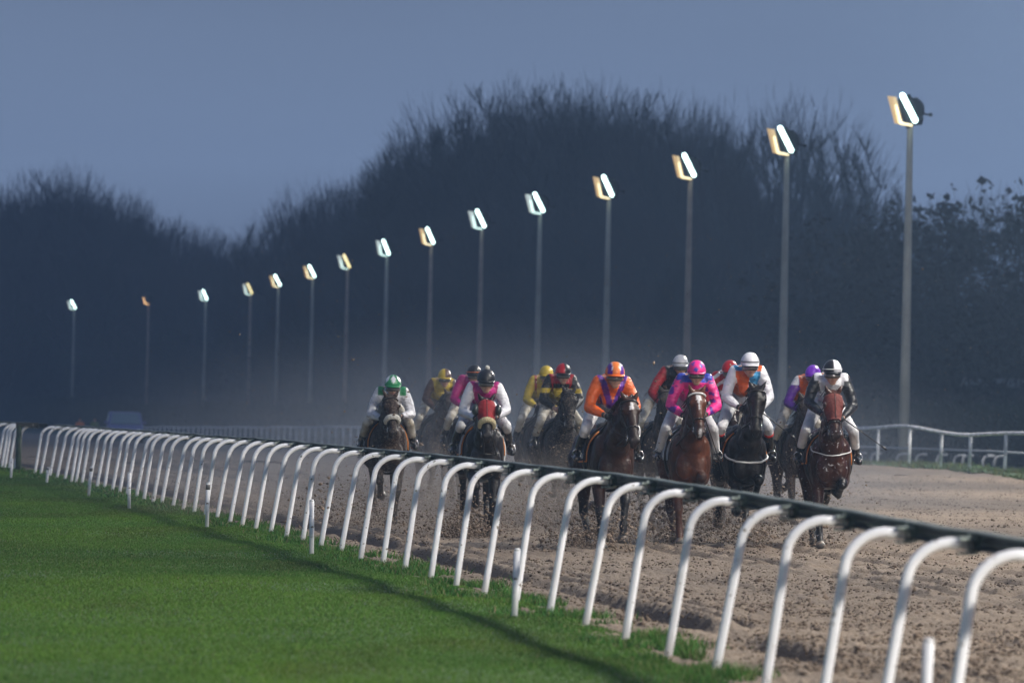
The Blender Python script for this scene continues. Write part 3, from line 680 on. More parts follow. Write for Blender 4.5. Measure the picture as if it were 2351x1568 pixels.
    for s in (-1,1):
        J['hip',s] = V3(s*.11+dxr*.2, -.20, 1.70+dzr*.6); J['knee',s] = V3(s*.295, .34, 1.42+dzr*.2); J['ank',s] = V3(s*.36, .06, 1.12); J['toe',s] = V3(s*.385, .24, 1.06)
        J['sho',s] = V3(s*.185+dxr*.9, .40, 2.005+dzr); J['elb',s] = V3(s*.275*el+dxr*.7, .47+rr_.uniform(-.03,.03), 1.69+dzr*.9+rr_.uniform(-.02,.03))
        J['hand',s] = V3(s*.12+dxr*.4, .76, 1.57+dzr*.6+rr_.uniform(-.03,.03))
    pel = V3(dxr*.3,-.24,1.75+dzr*.7); chest = V3(dxr*.8,.29,1.955+dzr); hc = V3(dxr, .62, 2.045+dzr); nkb = V3(dxr*.9,.40,2.02+dzr)
    tr = Matrix.Rotation(R(rc.get('turn',0)),4,'Z') @ Matrix.Rotation(R(rc.get('nod',2)),4,'X')   # head turn and nod
    def HH(x, f, z): return hc + tr @ Vector((x,-f,z))
    b = Blob()
    b.ell(HH(0,0,0), (.076,.094,.112), tr); b.ell(HH(0,.045,-.085), (.046,.042,.040), tr); b.ell(HH(0,.075,-.03), (.05,.03,.05), tr); b.chain([(HH(0,.088,-.005), .012), (HH(0,.108,-.035), .017)], 8)
    b.ell(HH(0,.085,-.068), (.024,.014,.010), tr)
    for s in (-1,1): b.ell(HH(s*.078,-.005,-.015), (.014,.025,.034), tr); b.ell(HH(s*.042,.055,-.04), (.03,.03,.03), tr)
    b.chain([(HH(0,-.02,-.05), .052), (nkb, .055)], 10); b.chain([(pel, .09), (V3(dxr*.5,.02,1.86+dzr*.8), .08), (chest, .10)])
    for s in (-1,1):
        b.chain([(nkb, .07), (J['sho',s], .055), (J['elb',s], .042), (J['hand',s], .028)], 10)
        b.chain([(J['hip',s], .066), (J['knee',s], .046), (J['ank',s], .028), (J['ank',s].lerp(J['toe',s],.7)+Vector((0,0,-.02)), .016)], 10)
    me = b.union(.0125, 2); X = coords(me); C = np.repeat(np.array([[.42,.245,.18]]), len(X), 0)
    hp = (X-np.array(HH(0,0,0))) @ np.array(tr.to_3x3()); li = (np.abs(hp[:,2]+.072) < .007) & (np.abs(hp[:,0]) < .024) & (-hp[:,1] > .06); C[li] = (.30,.13,.11); ck = (hp[:,2] < -.095) | (np.abs(hp[:,0]) > .05); C[ck] *= .9; br_ = (np.abs(hp[:,2]+.052) < .006) & (np.abs(hp[:,0]) < .018) & (-hp[:,1] > .08); C[br_] *= .55
    set_col(me, C); link('body', me, M_skin, prs)
    # jacket
    b = Blob(); b.ell(chest, (.175,.19,.155)); b.ell(V3(dxr*.55,.08,1.93+dzr*.9), (.165,.22,.135)); b.ell(V3(dxr*.4,-.10,1.84+dzr*.8), (.145,.17,.12)); b.ell(nkb+V3(0,.02,-.02), (.125,.12,.085)); b.ell(nkb+V3(0,.08,-.07), (.12,.09,.09)); b.ell(chest+V3(0,.14,-.02), (.13,.11,.12)); b.ell(chest+V3(0,.10,-.16), (.12,.11,.12))
    b.ell(chest+V3(0,.08,-.08), (.14,.12,.13))
    arms = []
    for s in (-1,1):
        w1 = J['elb',s].lerp(J['hand',s], .82)
        b.chain([(J['sho',s]+Vector((-s*.03,0,-.01)), .085), (J['sho',s].lerp(J['elb',s],.5), .074), (J['elb',s], .066), (J['elb',s].lerp(w1,.5), .060), (w1, .040)], 12)
        for q in range(3): t = q/3+.2; c_ = J['sho',s].lerp(J['elb',s], t); b.ell(c_+Vector((s*.02, rr_.uniform(-.02,.03), -.02)), (.06,.06,.035), Matrix.Rotation(s*R(30),4,'Y'))
        arms.append((J['sho',s]+Vector((s*.015,0,-.03)), J['elb',s], w1))
    me = b.union(.0135, 3); X = coords(me); da = np.min([np.minimum(segd(X,a,e_), segd(X,e_,w)) for a, e_, w in arms], 0); dt = segd(X, pel, chest)-.07
    arm = (da < .095) & (da < dt+.02)
    x_ = X[:,0]-np.interp(-X[:,1], [-.2,.4], [dxr*.3, dxr*.9]); zz = X[:,2]-(chest.z); ff = -X[:,1]
    C = rc['jac'](x_, zz, arm, ff, X, arms); 
    set_col(me, C); link('jacket', me, M_silkm if rc.get('dirt') else M_silk, prs)
    if rc.get('scarf'): link('collar', Blob().tube([nkb+V3(0,0,.03)+Vector((math.cos(a)*.075, math.sin(a)*.07-.015, .01)) for a in np.linspace(0,2*math.pi,13)], .02, 6).mesh('co'), M_wstrap, prs)
    b = Blob(); b.ell(pel, (.14,.14,.12)); bt = rc.get('boot', .3)
    for s in (-1,1):
        kn = J['knee',s]; b.chain([(J['hip',s], .105), (J['hip',s].lerp(kn,.5), .082), (kn, .064), (kn.lerp(J['ank',s], min(.35,bt)), .060), (kn.lerp(J['ank',s], bt), .053)], 12)
    link('breeches', b.union(.0135, 3), M_breechm if rc.get('bdirt') else M_breech, prs)
    for s in (-1,1):
        kn = J['knee',s]; an_ = J['ank',s]; to = J['toe',s]
        b = Blob().chain([(kn.lerp(an_, max(bt-.08,.18)), .053), (kn.lerp(an_,.6), .056), (an_, .048)], 12).chain([(an_+V3(0,-.05,-.05), .036), (an_+V3(0,.05,-.045), .046), (to, .040)], 12)
        bo = link('boot', b.union(.0125, 3), M_boot, prs)
        if rc.get('cuff'): link('boot_cuff', Blob().cone(kn.lerp(an_, max(bt-.08,.18)), .062, kn.lerp(an_, bt+.06), .061, 14).mesh('cuff'), mat('red_cuff', (.5,.03,.02), .5), bo)
        st_ = Blob(); c_ = an_.lerp(to,.55)+Vector((0,0,.02))     # stirrup iron and leather hang from the saddle
        st_.tube([c_+Vector((math.cos(a)*.055, 0, math.sin(a)*.065)) for a in np.linspace(-math.pi*.95, math.pi*.95, 13)], .007, 6)
        si = link('stirrup', st_.mesh('st'), M_steel, root)
        link('stirrup_leather', Blob().tube([c_+Vector((0,0,.065)), V3(s*.31,.10,1.36+B), V3(s*.2,.1,1.5+B)], .011, 5).mesh('sl'), M_strap, root)
        # gloved hand closed on the rein
        h0 = J['hand',s]; fa = (h0-J['elb',s]).normalized(); sd = fa.cross(Vector((0,0,1))).normalized(); up = sd.cross(fa); up = up if up.z > 0 else -up; inn = Vector((-s,0,0))
        b = Blob().cone(J['elb',s].lerp(h0,.84), .036, h0-fa*.02, .034, 10); b.ell(h0+fa*.02, (.032,.042,.040))
        for q in range(4):
            k0 = h0+fa*(.055-.004*abs(q-1.5))+up*(.030-.020*q); k1 = k0+fa*.018+inn*.026; k2 = k1-fa*.028+inn*.012; k3 = k2-fa*.018-inn*.012
            b.chain([(k0, .0115), (k1, .011), (k2, .010), (k3, .009)], 6)
        b.chain([(h0+up*.035+inn*.01, .013), (h0+up*.046+fa*.03+inn*.022, .012), (h0+up*.04+fa*.055+inn*.024, .010)], 6)
        link('glove', b.mesh('glove'), mat_skinh if rc.get('bare') else M_glove, prs)
        link('rein', Blob().tube([bits[(s+1)//2], bits[(s+1)//2].lerp(h0,.5)+Vector((s*.02,0,-.05)), h0+fa*.04+inn*.02, h0+inn*.03-up*.04-fa*.02, V3(0,.45,1.55+B)], .007, 5).mesh('rein'), M_strap, root)
    # helmet
    nu, nv = 40, 14; V = []; F = []; Hc = HH(0,-.008,.055); 
    for j in range(nv+1):
        ph_ = (math.pi*.5+.16)*j/nv
        for i in range(nu):
            a = 2*math.pi*i/nu; dip = 0
            V.append((math.sin(ph_)*math.cos(a)*.116, -math.sin(ph_)*math.sin(a)*.138, math.cos(ph_)*.135))
    for j in range(nv):
        for i in range(nu): k = (i+1)%nu; F.append((j*nu+i, (j+1)*nu+i, (j+1)*nu+k, j*nu+k))
    V = np.array(V); n0 = len(V); Vi = V*.93; F2 = [tuple(n0+i for i in f[::-1]) for f in F]; rim = [(nv*nu+i, n0+nv*nu+i, n0+nv*nu+(i+1)%nu, nv*nu+(i+1)%nu) for i in range(nu)]
    VV = np.vstack([V, Vi]); az = np.arctan2(-VV[:,1]*.85, VV[:,0]); ht = VV[:,2]/.128
    C = rc['cap'](az, ht, VV); W_ = VV @ np.array(tr.to_3x3()).T + np.array(Hc)
    b = Blob(); b._add(W_, F+F2+rim); me = b.mesh('helmet'); set_col(me, C); hl = link('helmet', me, M_helm, prs)
    pb = Blob(); Vp = []; 
    for o_ in (0,.010):
        for rad in (.98,1.28):
            for a in np.linspace(.5, math.pi-.5, 13): k_ = 1 if rad < 1 else (1+.28*math.sin((a-.5)/(math.pi-1)*math.pi)); Vp.append((math.cos(a)*.118*k_, -math.sin(a)*.140*k_, -.018+o_-(.018 if rad > 1 else 0)))
    Fp = []
    for i in range(12): Fp += [(i,13+i,14+i,i+1), (26+i,27+i,40+i,39+i), (13+i,39+i,40+i,14+i), (i,i+1,27+i,26+i)]
    pb._add(np.array(Vp) @ np.array(tr.to_3x3()).T + np.array(Hc), Fp); mep = pb.mesh('peak'); set_col(mep, np.repeat(np.array([rc['peak']]), len(Vp), 0)); link('peak', mep, M_helm, hl)
    if rc.get('band'): link('helmet_band', Blob().tube([Hc+tr@Vector((math.cos(a)*.119, -math.sin(a)*.141, .018)) for a in np.linspace(0,2*math.pi,29)], .006, 5).mesh('band'), mat('helmet_band', rc['band'], .4), hl)
    if rc.get('pom'): link('pompom', Blob().ell(Hc+tr@Vector((.012,0,.15)), .03).mesh('pom'), M_fleece, hl)
    # goggles
    gb = Blob(); gl = Blob()
    for i, (z0, z1, out, bb) in enumerate(((-.032,.026,.010,gb), (-.024,.018,.016,gl))):
        an2 = np.linspace(math.radians(25 if i else 5), math.radians(155 if i else 175), 15); Vg = []
        for r2 in (0, .012):
            for z in (z0, z1):
                for a in an2: Vg.append((math.cos(a)*(.080+out+r2), -math.sin(a)*(.098+out+r2)*1.0, z + .004*math.cos(2*a)))
        Fg = []; k = 15
        for q in range(k-1): Fg += [(q,q+1,k+q+1,k+q), (2*k+q,3*k+q,3*k+q+1,2*k+q+1), (q,2*k+q,2*k+q+1,q+1), (k+q,k+q+1,3*k+q+1,3*k+q)]
        Fg += [(0,k,3*k,2*k), (k-1,3*k-1,4*k-1,2*k-1)]
        bb._add(np.array(Vg) @ np.array(tr.to_3x3()).T + np.array(HH(0,0,.0)), Fg)
    go = link('goggles', gb.mesh('goggles'), M_gog, prs); link('goggle_lens', gl.mesh('lens'), M_lens, go)
    if cfg.get('whip'):
        s = cfg['whip']; h0 = J['hand',s]; q = V3(*cfg['wdir']).normalized()
        w = empty('riding_whip', org, yaw); tag(w, rc['wlab'], 'whip', 'whips held by the jockeys')
        link('shaft', Blob().tube([h0-q*.12, h0+q*.3, h0+q*.62], .009, 6, .6).mesh('w'), M_strap, w); link('flap', Blob().cone(h0+q*.60, .012, h0+q*.68, .014, 6).mesh('fl'), M_strap, w)
    return root

def colr(*c): return np.array(c, float)
BLK, WHT, GRN, YEL, BRN, MAG, RED, ORG, PUR, BLU, PNK, TUR = colr(.014,.014,.017), colr(.66,.66,.70), colr(.02,.22,.08), colr(.50,.36,.03), colr(.07,.03,.02), colr(.42,.015,.17), colr(.42,.012,.02), colr(.78,.13,.012), colr(.10,.015,.26), colr(.03,.05,.38), colr(.75,.03,.24), colr(.03,.20,.40)
def two(torso, sleeve):
    def f(x, z, arm, ff, X, arms):
        C = np.repeat(torso[None], len(x), 0); C[arm] = sleeve; return C
    return f
def jA(x, z, arm, ff, X, arms):
    C = two(WHT, WHT)(x, z, arm, ff, X, arms); C[(np.abs(np.abs(x)-.15) < .045) & (z > .0)] = GRN; C[(np.abs(x) < .05) & (z < .06)] = GRN; return C
def jE(x, z, arm, ff, X, arms):
    C = two(YEL, YEL)(x, z, arm, ff, X, arms); C[np.abs(np.abs(x)-.14) < .02] = RED*.6; return C
def jF(x, z, arm, ff, X, arms):
    C = two(RED, BLK)(x, z, arm, ff, X, arms); C[(z < -.02) & ~arm] = BLK; C[(z < -.09)] = YEL; C[arm & (z < -.16)] = BLK; C[(np.abs(x) > .12) & ~arm] = RED; return C
def jG(x, z, arm, ff, X, arms):
    C = two(ORG, ORG)(x, z, arm, ff, X, arms); C[(np.abs(np.abs(x)-.105-.35*np.clip(z,-.2,.2)) < .035) & ~arm] = PUR; return C
def jI(x, z, arm, ff, X, arms):
    C = two(BLU, PNK)(x, z, arm, ff, X, arms); C[(z < .0) & ~arm] = PNK; C[(vnoise(X[:,0]*22+9, X[:,2]*22, 4) > .70) & arm] = PUR*.9; C[(z > .03) & (np.abs(x) < .22)] = BLU; return C
def jJ(x, z, arm, ff, X, arms):
    C = two(RED, RED)(x, z, arm, ff, X, arms); C[(np.sin((z+np.abs(x)*.8)*42) > .35) & (np.abs(x) < .30)] = WHT; return C
def jK(x, z, arm, ff, X, arms):
    C = two(ORG*.8, WHT)(x, z, arm, ff, X, arms); C[(~arm) & ((x > 0) ^ (z > .05))] = TUR; return C
def jL(x, z, arm, ff, X, arms):
    C = two(ORG*.8, PUR)(x, z, arm, ff, X, arms); C[(np.abs(x) > .17) & (z > -.02)] = WHT; return C
def jM(x, z, arm, ff, X, arms):
    C = two(WHT, BLK)(x, z, arm, ff, X, arms); C[(z > .0) & (np.abs(x) < .21)] = WHT; C[arm & (z < .02)] = BLK; return C
def plain(c): return lambda az, ht, V: np.repeat(c[None], len(az), 0)
def capA(az, ht, V):
    C = plain(GRN)(az, ht, V); C[(np.abs(((az*6/(2*math.pi)) % 1)-.5) < .42*np.clip(1-np.abs(ht-.62)*2.1, 0, 1))] = WHT; return C
def quarters(a, b, seg=4, ph=0.):
    def f(az, ht, V):
        k = np.floor((az+ph)/(2*math.pi)*seg).astype(int) % 2; C = np.where(k[:,None] == 0, a[None], b[None]); return C
    return f
def capG(az, ht, V):
    C = plain(ORG*np.array((1,1.5,3)))(az, ht, V); C[(np.abs(np.abs(V[:,0])-.072) < .022)] = PUR; C[np.abs(np.abs(V[:,0])-.046) < .004] = WHT; return C
def capI(az, ht, V):
    C = plain(PNK)(az, ht, V)
    for a0, h0 in ((1.0,.55),(2.2,.7),(1.7,.15),(.2,.5),(3.0,.4),(-1,.5)):
        d = np.hypot((az-a0)*.8, ht-h0); C[d < .20+.08*np.cos(5*np.arctan2(ht-h0, az-a0))] = BLU
    return C
def jH(x, z, arm, ff, X, arms): return two(BLK, RED*.8)(x, z, arm, ff, X, arms)
BAY, DKB, BRO, CHE, LBY = (.040,.0135,.006), (.011,.008,.007), (.026,.012,.008), (.088,.026,.010), (.050,.016,.008)
mat_skinh = mat('hand_skin', (.42,.245,.18), .5)
field = [
 dict(x=890, D=78, poll=(898,913), muz=(905,1003), pose='d', coat=BRO, yaw=5, fleece='w', mane=-1, dirt='m', trim=1, hlab='dark bay horse with white sheepskin noseband, leftmost of the field',
   r=dict(hel=(903,866), jac=jA, cap=capA, peak=GRN, dirt=1, bdirt=1, boot=.75, lab='jockey in white and green silks with green and white diamond cap, leftmost')),
 dict(x=1003, D=96, poll=(1036,905), muz=(1046,975), pose='e', coat=(.045,.028,.024), yaw=9, dirt='m', hlab='dust-veiled brown horse of the yellow-capped jockey behind the leftmost horse',
   r=dict(hel=(1022,851), jac=two(YEL, BRN), cap=lambda az, ht, V: np.where((V[:,0:1] > .0), BRN[None], YEL[None]), peak=YEL, dirt=1, bdirt=1, boot=.7, lab='jockey in yellow silks with brown sleeves and a yellow and brown cap')),
 dict(x=1073, D=89, poll=(1088,925), muz=(1094,990), pose='f', coat=DKB, yaw=6, dirt='m', hlab='dark horse almost hidden behind the horse in the red hood',
   r=dict(hel=(1089,842), jac=two(MAG, MAG), cap=plain(BLK), peak=BLK, band=(.6,.12,.02), bdirt=1, boot=.5, lab='jockey in a black cap with an orange band, half hidden behind the pompom cap')),
 dict(x=1110, D=72.5, poll=(1118,921), muz=(1119,1012), pose='d', coat=(.016,.012,.012), yaw=6, fleece='c', hood=(.28,.012,.016), cups=1, wgirth=1, cloth='navy', trim=1, hlab='black horse in a red hood with black blinkers and cream sheepskin noseband',
   r=dict(hel=(1117,853), jac=two(MAG, WHT), cap=plain(BLK), peak=BLK, pom=1, boot=.15, scarf=1, lab='jockey in magenta silks with white sleeves and a black cap with a white pompom')),
 dict(x=1238, D=92, poll=(1252,935), muz=(1262,990), pose='a', coat=(.04,.028,.022), yaw=8, dirt='m', hlab='muddy brown horse behind the black-headed horse of the red and black jockey',
   r=dict(hel=(1255,844), jac=jE, cap=plain(YEL), peak=YEL, dirt=1, bdirt=1, boot=.6, lab='jockey in plain yellow cap and yellow silks, behind the red and black cap')),
 dict(x=1287, D=84, poll=(1309,902), muz=(1312,992), pose='b', coat=(.020,.017,.017), yaw=9, dirt='m', hlab='mud-spattered black horse under the red and black jockey in mid field',
   r=dict(hel=(1294,839), jac=jF, cap=quarters(BLK, RED, 4, 0), peak=BLK, dirt=1, bdirt=1, boot=.75, bare=1, lab='jockey in red, black and yellow silks with a red and black quartered cap')),
 dict(x=1405, D=66.7, poll=(1449,919), muz=(1462,1026), pose='c', coat=BAY, yaw=9, cloth='navy', mark=1, trim=1, blaze=[(.06,.15,0,.022)], hlab='bay horse with a white star on its forehead and navy saddle cloth, head turned right',
   r=dict(hel=(1413,837), jac=jG, cap=capG, peak=ORG, boot=.2, lab='jockey in orange silks with purple braces and an orange cap striped purple')),
 dict(x=1517, D=83, poll=(1532,900), muz=(1540,975), pose='a', coat=(.06,.045,.04), yaw=8, dirt='m', hlab='grey-brown horse half hidden behind the chestnut with the white-streaked face',
   r=dict(hel=(1564,818), jac=jH, cap=plain(WHT*.75), peak=WHT*.7, band=(.02,.02,.02), dirt=1, bdirt=1, boot=.6, elb=1.15, lab='jockey in dirty white cap and black silks with red sleeves, behind the pink cap')),
 dict(x=1583, D=70, poll=(1602,903), muz=(1610,1006), pose='a', coat=CHE, legs=(.07,.028,.016), hair=1, yaw=4, wbrow=1, cloth='white', blaze=[(.05,.12,0,.034),(.12,.26,0,.011),(.50,.60,0,.02)], hlab='chestnut horse with a white star and streak down its face and white saddle cloth', whip=1, wdir=(.25,-.35,-.6),
   r=dict(hel=(1600,833), jac=jI, cap=capI, peak=PNK*.7, boot=.85, elb=1.05, wlab='whip pointing down beside the chestnut horse', lab='jockey in pink and blue silks with a pink cap with blue stars')),
 dict(x=1665, D=81, poll=(1680,930), muz=(1686,1000), pose='f', coat=BRO, yaw=7, hlab='brown horse hidden behind the black horse with the white breast strap',
   r=dict(hel=(1677,832), jac=jJ, cap=plain(RED), peak=RED, bdirt=1, boot=.6, elb=1.1, bare=1, lab='jockey in plain red cap and red silks with white chevrons, behind the white cap')),
 dict(x=1712, D=71, poll=(1740,895), muz=(1737,1003), pose='b', coat=DKB, yaw=6, breast=1, trim=1, cloth='navy', hlab='black horse with a white strap across its chest, both knees lifted', whip=1, wdir=(.5,-.3,-.35),
   r=dict(hel=(1723,815), jac=jK, cap=plain(WHT), peak=WHT, band=(.02,.02,.02), boot=.2, cuff=1, wlab='short whip sticking out right of the black horse with the white strap', lab='jockey in white sleeves with an orange and blue chest and a clean white cap')),
 dict(x=1838, D=84, poll=(1852,915), muz=(1858,990), pose='a', coat=(.05,.03,.026), yaw=8, dirt='m', hlab='muddy brown horse behind the rightmost horse',
   r=dict(hel=(1868,843), jac=jL, cap=plain(PUR*2.2), peak=PUR*1.6, dirt=1, bdirt=1, boot=.6, elb=1.1, turn=-20, lab='jockey in purple cap and orange silks with purple sleeves, behind the black and white cap')),
 dict(x=1905, D=69.8, poll=(1915,905), muz=(1922,1021), pose='a', coat=LBY, yaw=3, hood=(.15,.030,.022), dirt='f', breast=1, bz=.13, br=.007, trim=1, hlab='sweating bay horse in a rust-red hood, rightmost of the field', whip=1, wdir=(.62,-.1,-.42),
   r=dict(hel=(1912,832), jac=jM, cap=quarters(WHT, BLK, 4, math.pi), peak=BLK, band=(.6,.6,.6), boot=.72, scarf=1, wlab='long black whip held out to the right beside the rightmost horse', lab='jockey in black silks with a white yoke and a black and white quartered cap')),
]
for c_ in field: make_horse(c_)
# ------------------------------------------------------------ kicked-up dirt and dust
P = []; Rr_ = []; 
for c_ in field:
    g = place(c_['x'], c_['D']); n = 1100 if c_['D'] < 75 else 500
    fx = .13
    for (dx, dy, sp, up, m_) in ((-.35,.2,.16,.28,.3), (.1,1.0,.3,.45,.6), (-.15,2.2,.5,.75,.8)):
        k = int(n*m_); q = np.stack([g.x+dx-dy*fx+rng.normal(0,sp,k), g.y+dy+rng.normal(0,sp*1.2,k), np.abs(rng.normal(0,up,k))+gz(g.y)], 1); P.append(q); Rr_.append(rng.gamma(1.6,.0036,k)+.002)
    # one dense burst under a hoof
    k = 420 if c_['x'] in (1110,1238,1287,1405,1583) else 160; q = np.stack([g.x-.15+rng.normal(0,.16,k), g.y+.5+rng.normal(0,.2,k), np.abs(rng.normal(0,.22,k))], 1); P.append(q); Rr_.append(rng.gamma(2.2,.0045,k)+.003)
for (bx, by, bD, sp, k) in ((770,1175,76,.30,520),(735,1150,78,.3,160),(1060,1228,71,.20,1100),(1095,1205,71.5,.24,600),(1225,1195,79,.32,600),(1245,1150,83,.35,500),(1310,1235,67.5,.16,500),(1432,1222,66,.22,420),(1500,1180,71,.30,500),(1620,1165,71,.28,420),(1745,1235,69,.12,500),(1835,1175,76,.28,260),(940,1235,71,.30,350),(860,1200,77,.25,350),(1370,1170,72,.3,300)):
    c0 = at(bx, by, bD); q = np.stack([c0.x+rng.normal(0,sp,k), bD+rng.normal(0,sp,k), np.abs(c0.z+rng.normal(0,sp*.8,k))], 1); P.append(q); Rr_.append(rng.gamma(1.8,.0048,k)+.002)
k = 9000; Yq = rng.uniform(68,100,k); q = np.stack([rng.uniform(-1,1,k)*5.0+.02*k*0-(Yq-75)*.12+1.5, Yq, rng.exponential(.75,k)], 1); P.append(q); Rr_.append(rng.gamma(1.3,.0018,k)+.0012)
k = 3500; Yq = rng.uniform(68,95,k); q = np.stack([rng.uniform(-1,1,k)*5.2-(Yq-75)*.12+1.5, Yq, rng.uniform(1,4.0,k)], 1); P.append(q); Rr_.append(rng.gamma(1.3,.0016,k)+.002)
P = np.vstack(P); rr2 = np.concatenate(Rr_); n = len(P); v = rng.uniform(.5,1.5,(n,1))
tag(lumps('flying_dirt', P, rr2, v*np.array([[.19,.14,.10]]), M_clod), 'clods and grains of dirt thrown up by the galloping hooves', 'flying dirt')

def dust(name, c, r, dens, col, seed, lab):
    b = Blob().ell((0,0,0), r, n=(24,14)); o = link(name, b.mesh(name), None, None); o.location = c; tag(o, lab, 'dust', kind='stuff')
    m_ = bpy.data.materials.new(name); m_.use_nodes = True; t = m_.node_tree; n, l = t.nodes, t.links; n.clear()
    out = n.new('ShaderNodeOutputMaterial'); pv = n.new('ShaderNodeVolumePrincipled'); pv.inputs['Color'].default_value = (*col, 1); pv.inputs['Anisotropy'].default_value = .1
    tc_ = n.new('ShaderNodeTexCoord'); mp_ = n.new('ShaderNodeMapping'); mp_.inputs['Scale'].default_value = tuple(1/x for x in r); l.new(tc_.outputs['Object'], mp_.inputs[0])
    ln = n.new('ShaderNodeVectorMath'); ln.operation = 'LENGTH'; l.new(mp_.outputs[0], ln.inputs[0])
    fo = n.new('ShaderNodeMapRange'); fo.inputs[1].default_value = 1.0; fo.inputs[2].default_value = .25; l.new(ln.outputs['Value'], fo.inputs[0]); fo.interpolation_type = 'SMOOTHSTEP'
    ns = n.new('ShaderNodeTexNoise'); ns.inputs['Scale'].default_value = .55; ns.inputs['Detail'].default_value = 3; l.new(tc_.outputs['Object'], ns.inputs[0])
    ms = n.new('ShaderNodeMapRange'); ms.inputs[1].default_value = .32; ms.inputs[2].default_value = .68; ms.inputs[3].default_value = .25; l.new(ns.outputs[0], ms.inputs[0])
    mu = n.new('ShaderNodeMath'); mu.operation = 'MULTIPLY'; l.new(fo.outputs[0], mu.inputs[0]); l.new(ms.outputs[0], mu.inputs[1])
    m2 = n.new('ShaderNodeMath'); m2.operation = 'MULTIPLY'; m2.inputs[1].default_value = dens; l.new(mu.outputs[0], m2.inputs[0]); l.new(m2.outputs[0], pv.inputs['Density']); l.new(pv.outputs[0], out.inputs['Volume'])
    o.data.materials.append(m_); return o
dust('dust_cloud', (.5, 104, .0), (10.5, 30, 3.6), .030, (.44,.48,.56), 1, 'pale dust hanging low behind the galloping field')
dust('dust_cloud', (-.3, 83, -.1), (6.0, 11, 1.35), .19, (.46,.40,.35), 2, 'brown dust rolling round the hooves of the field')

# ------------------------------------------------------------ car and distant people
car = empty('parked_car', at(286, 1000, 325), R(6)); car.location.z = gz(325)-.05
tag(car, 'blue-grey van seen from the front beyond the far left rail', 'van')
M_car = mat('car_paint', (.10,.12,.30), .5, spec=.3); M_glass = mat('car_glass', (.10,.17,.22), .4)
def prism(b, prof, w0, w1, flat=None):
    n = len(prof); V = []
    for sx in (-1,1):
        for (y, z, w) in prof: V.append((sx*w, y, z))
    F = [tuple(range(n)), tuple(range(2*n-1, n-1, -1))] + [(i, n+i, n+(i+1)%n, (i+1)%n) for i in range(n)]; b.sheet(np.array(V), F); return b
b = prism(Blob(), [(-2.3,.35,.95),(-2.35,.75,.95),(-2.0,1.05,.97),(-1.3,1.15,1.0),(-.65,1.82,.86),(1.9,1.85,.86),(2.2,1.1,1.0),(2.25,.35,1.0)], 1, 1)
bo = link('body', b.union(.05, 2), M_car, car)
link('windscreen', prism(Blob(), [(-1.36,1.18,.86),(-.74,1.80,.74),(-.71,1.80,.74),(-1.31,1.18,.86)], 1, 1).mesh('ws'), M_glass, car, smooth=False)
for s in (-1,1):
    link('headlight', Blob().ell((s*.72,-2.26,.82), (.18,.10,.10)).mesh('hl'), mat('headlight_glass', (.55,.58,.62), .2), car)
    link('door_mirror', Blob().ell((s*1.10,-.95,1.25), (.12,.06,.09)).mesh('dm'), M_car, car)
    link('side_window', prism(Blob().sheet(np.array([(s*(.96),-1.0,1.22),(s*.89,-.5,1.72),(s*.89,1.6,1.72),(s*.975,1.8,1.22),(s*(.98),-1.0,1.22),(s*.91,-.5,1.72),(s*.91,1.6,1.72),(s*.995,1.8,1.22)]), [(0,1,2,3),(4,7,6,5),(0,4,5,1),(1,5,6,2),(2,6,7,3),(3,7,4,0)]), [(0,0,.01),(0,.01,.01),(.01,.01,.01)],1,1).mesh('sw'), M_glass, car, smooth=False)
    for yy in (-1.5,1.4): w = link('wheel', Blob().cone((s*.82,yy,.33), .33, (s*1.0,yy,.33), .33, 18).mesh('wh'), M_bolt, car); link('rim', Blob().cone((s*.99,yy,.33), .19, (s*1.012,yy,.33), .18, 14).mesh('rim'), M_brk, w)
link('number_plate', Blob().box((0,-2.38,.5), (.26,.012,.055)).mesh('np'), M_white, car, smooth=False)
link('grille', Blob().box((0,-2.35,.72), (.45,.03,.09)).mesh('gr'), M_bolt, car, smooth=False)
def bystander(p, coat, trousers, h, turn, lab):
    o = empty('person', p, turn); tag(o, lab, 'bystander', 'people standing far off behind the rails')
    k = h/1.75; b = Blob(); v = lambda x, y, z: Vector((x*k, y*k, z*k))
    b.ell(v(0,0,1.63), (.075,.095,.115)).ell(v(0,-.05,1.56), (.045,.045,.045)).ell(v(0,-.10,1.61), (.015,.02,.02)); b.chain([(v(0,0,1.52), .055), (v(0,0,1.42), .065)]); b.ell(v(0,0,1.28), (.17,.11,.2)); b.ell(v(0,0,1.0), (.15,.11,.14))
    for s in (-1,1):
        b.chain([(v(s*.18,0,1.41), .06), (v(s*.24,.02,1.14), .048), (v(s*.20,-.12,.93), .036), (v(s*.19,-.15,.87), .035)]); b.chain([(v(s*.09,0,.92), .09), (v(s*.10,0,.5), .06), (v(s*.11,.02,.09), .045), (v(s*.12,-.14,.04), .04)])
    me = b.union(.02, 3); set_col(me, np.repeat(np.array([[.42,.25,.19]]), len(me.vertices), 0)); link('body', me, M_skin, o)
    b = Blob().ell(v(0,0,1.27), (.20,.14,.24)).ell(v(0,0,1.02), (.18,.14,.16))
    for s in (-1,1): b.chain([(v(s*.18,0,1.41), .075), (v(s*.24,.02,1.14), .062), (v(s*.20,-.11,.95), .048)])
    link('coat', b.union(.02, 3), mat('coat', coat, .8), o)
    b = Blob()
    for s in (-1,1): b.chain([(v(s*.09,0,.92), .105), (v(s*.10,0,.5), .075), (v(s*.11,.02,.12), .058)])
    link('trousers', b.union(.02, 3), mat('trousers', trousers, .8), o)
    b = Blob().ell(v(0,.015,1.68), (.082,.10,.09)); link('hair', b.mesh('hair'), M_hair, o)
def stand(x, y, D): p = at(x, 1000, D); p.z = at(x, y, D).z - 1.75; return p
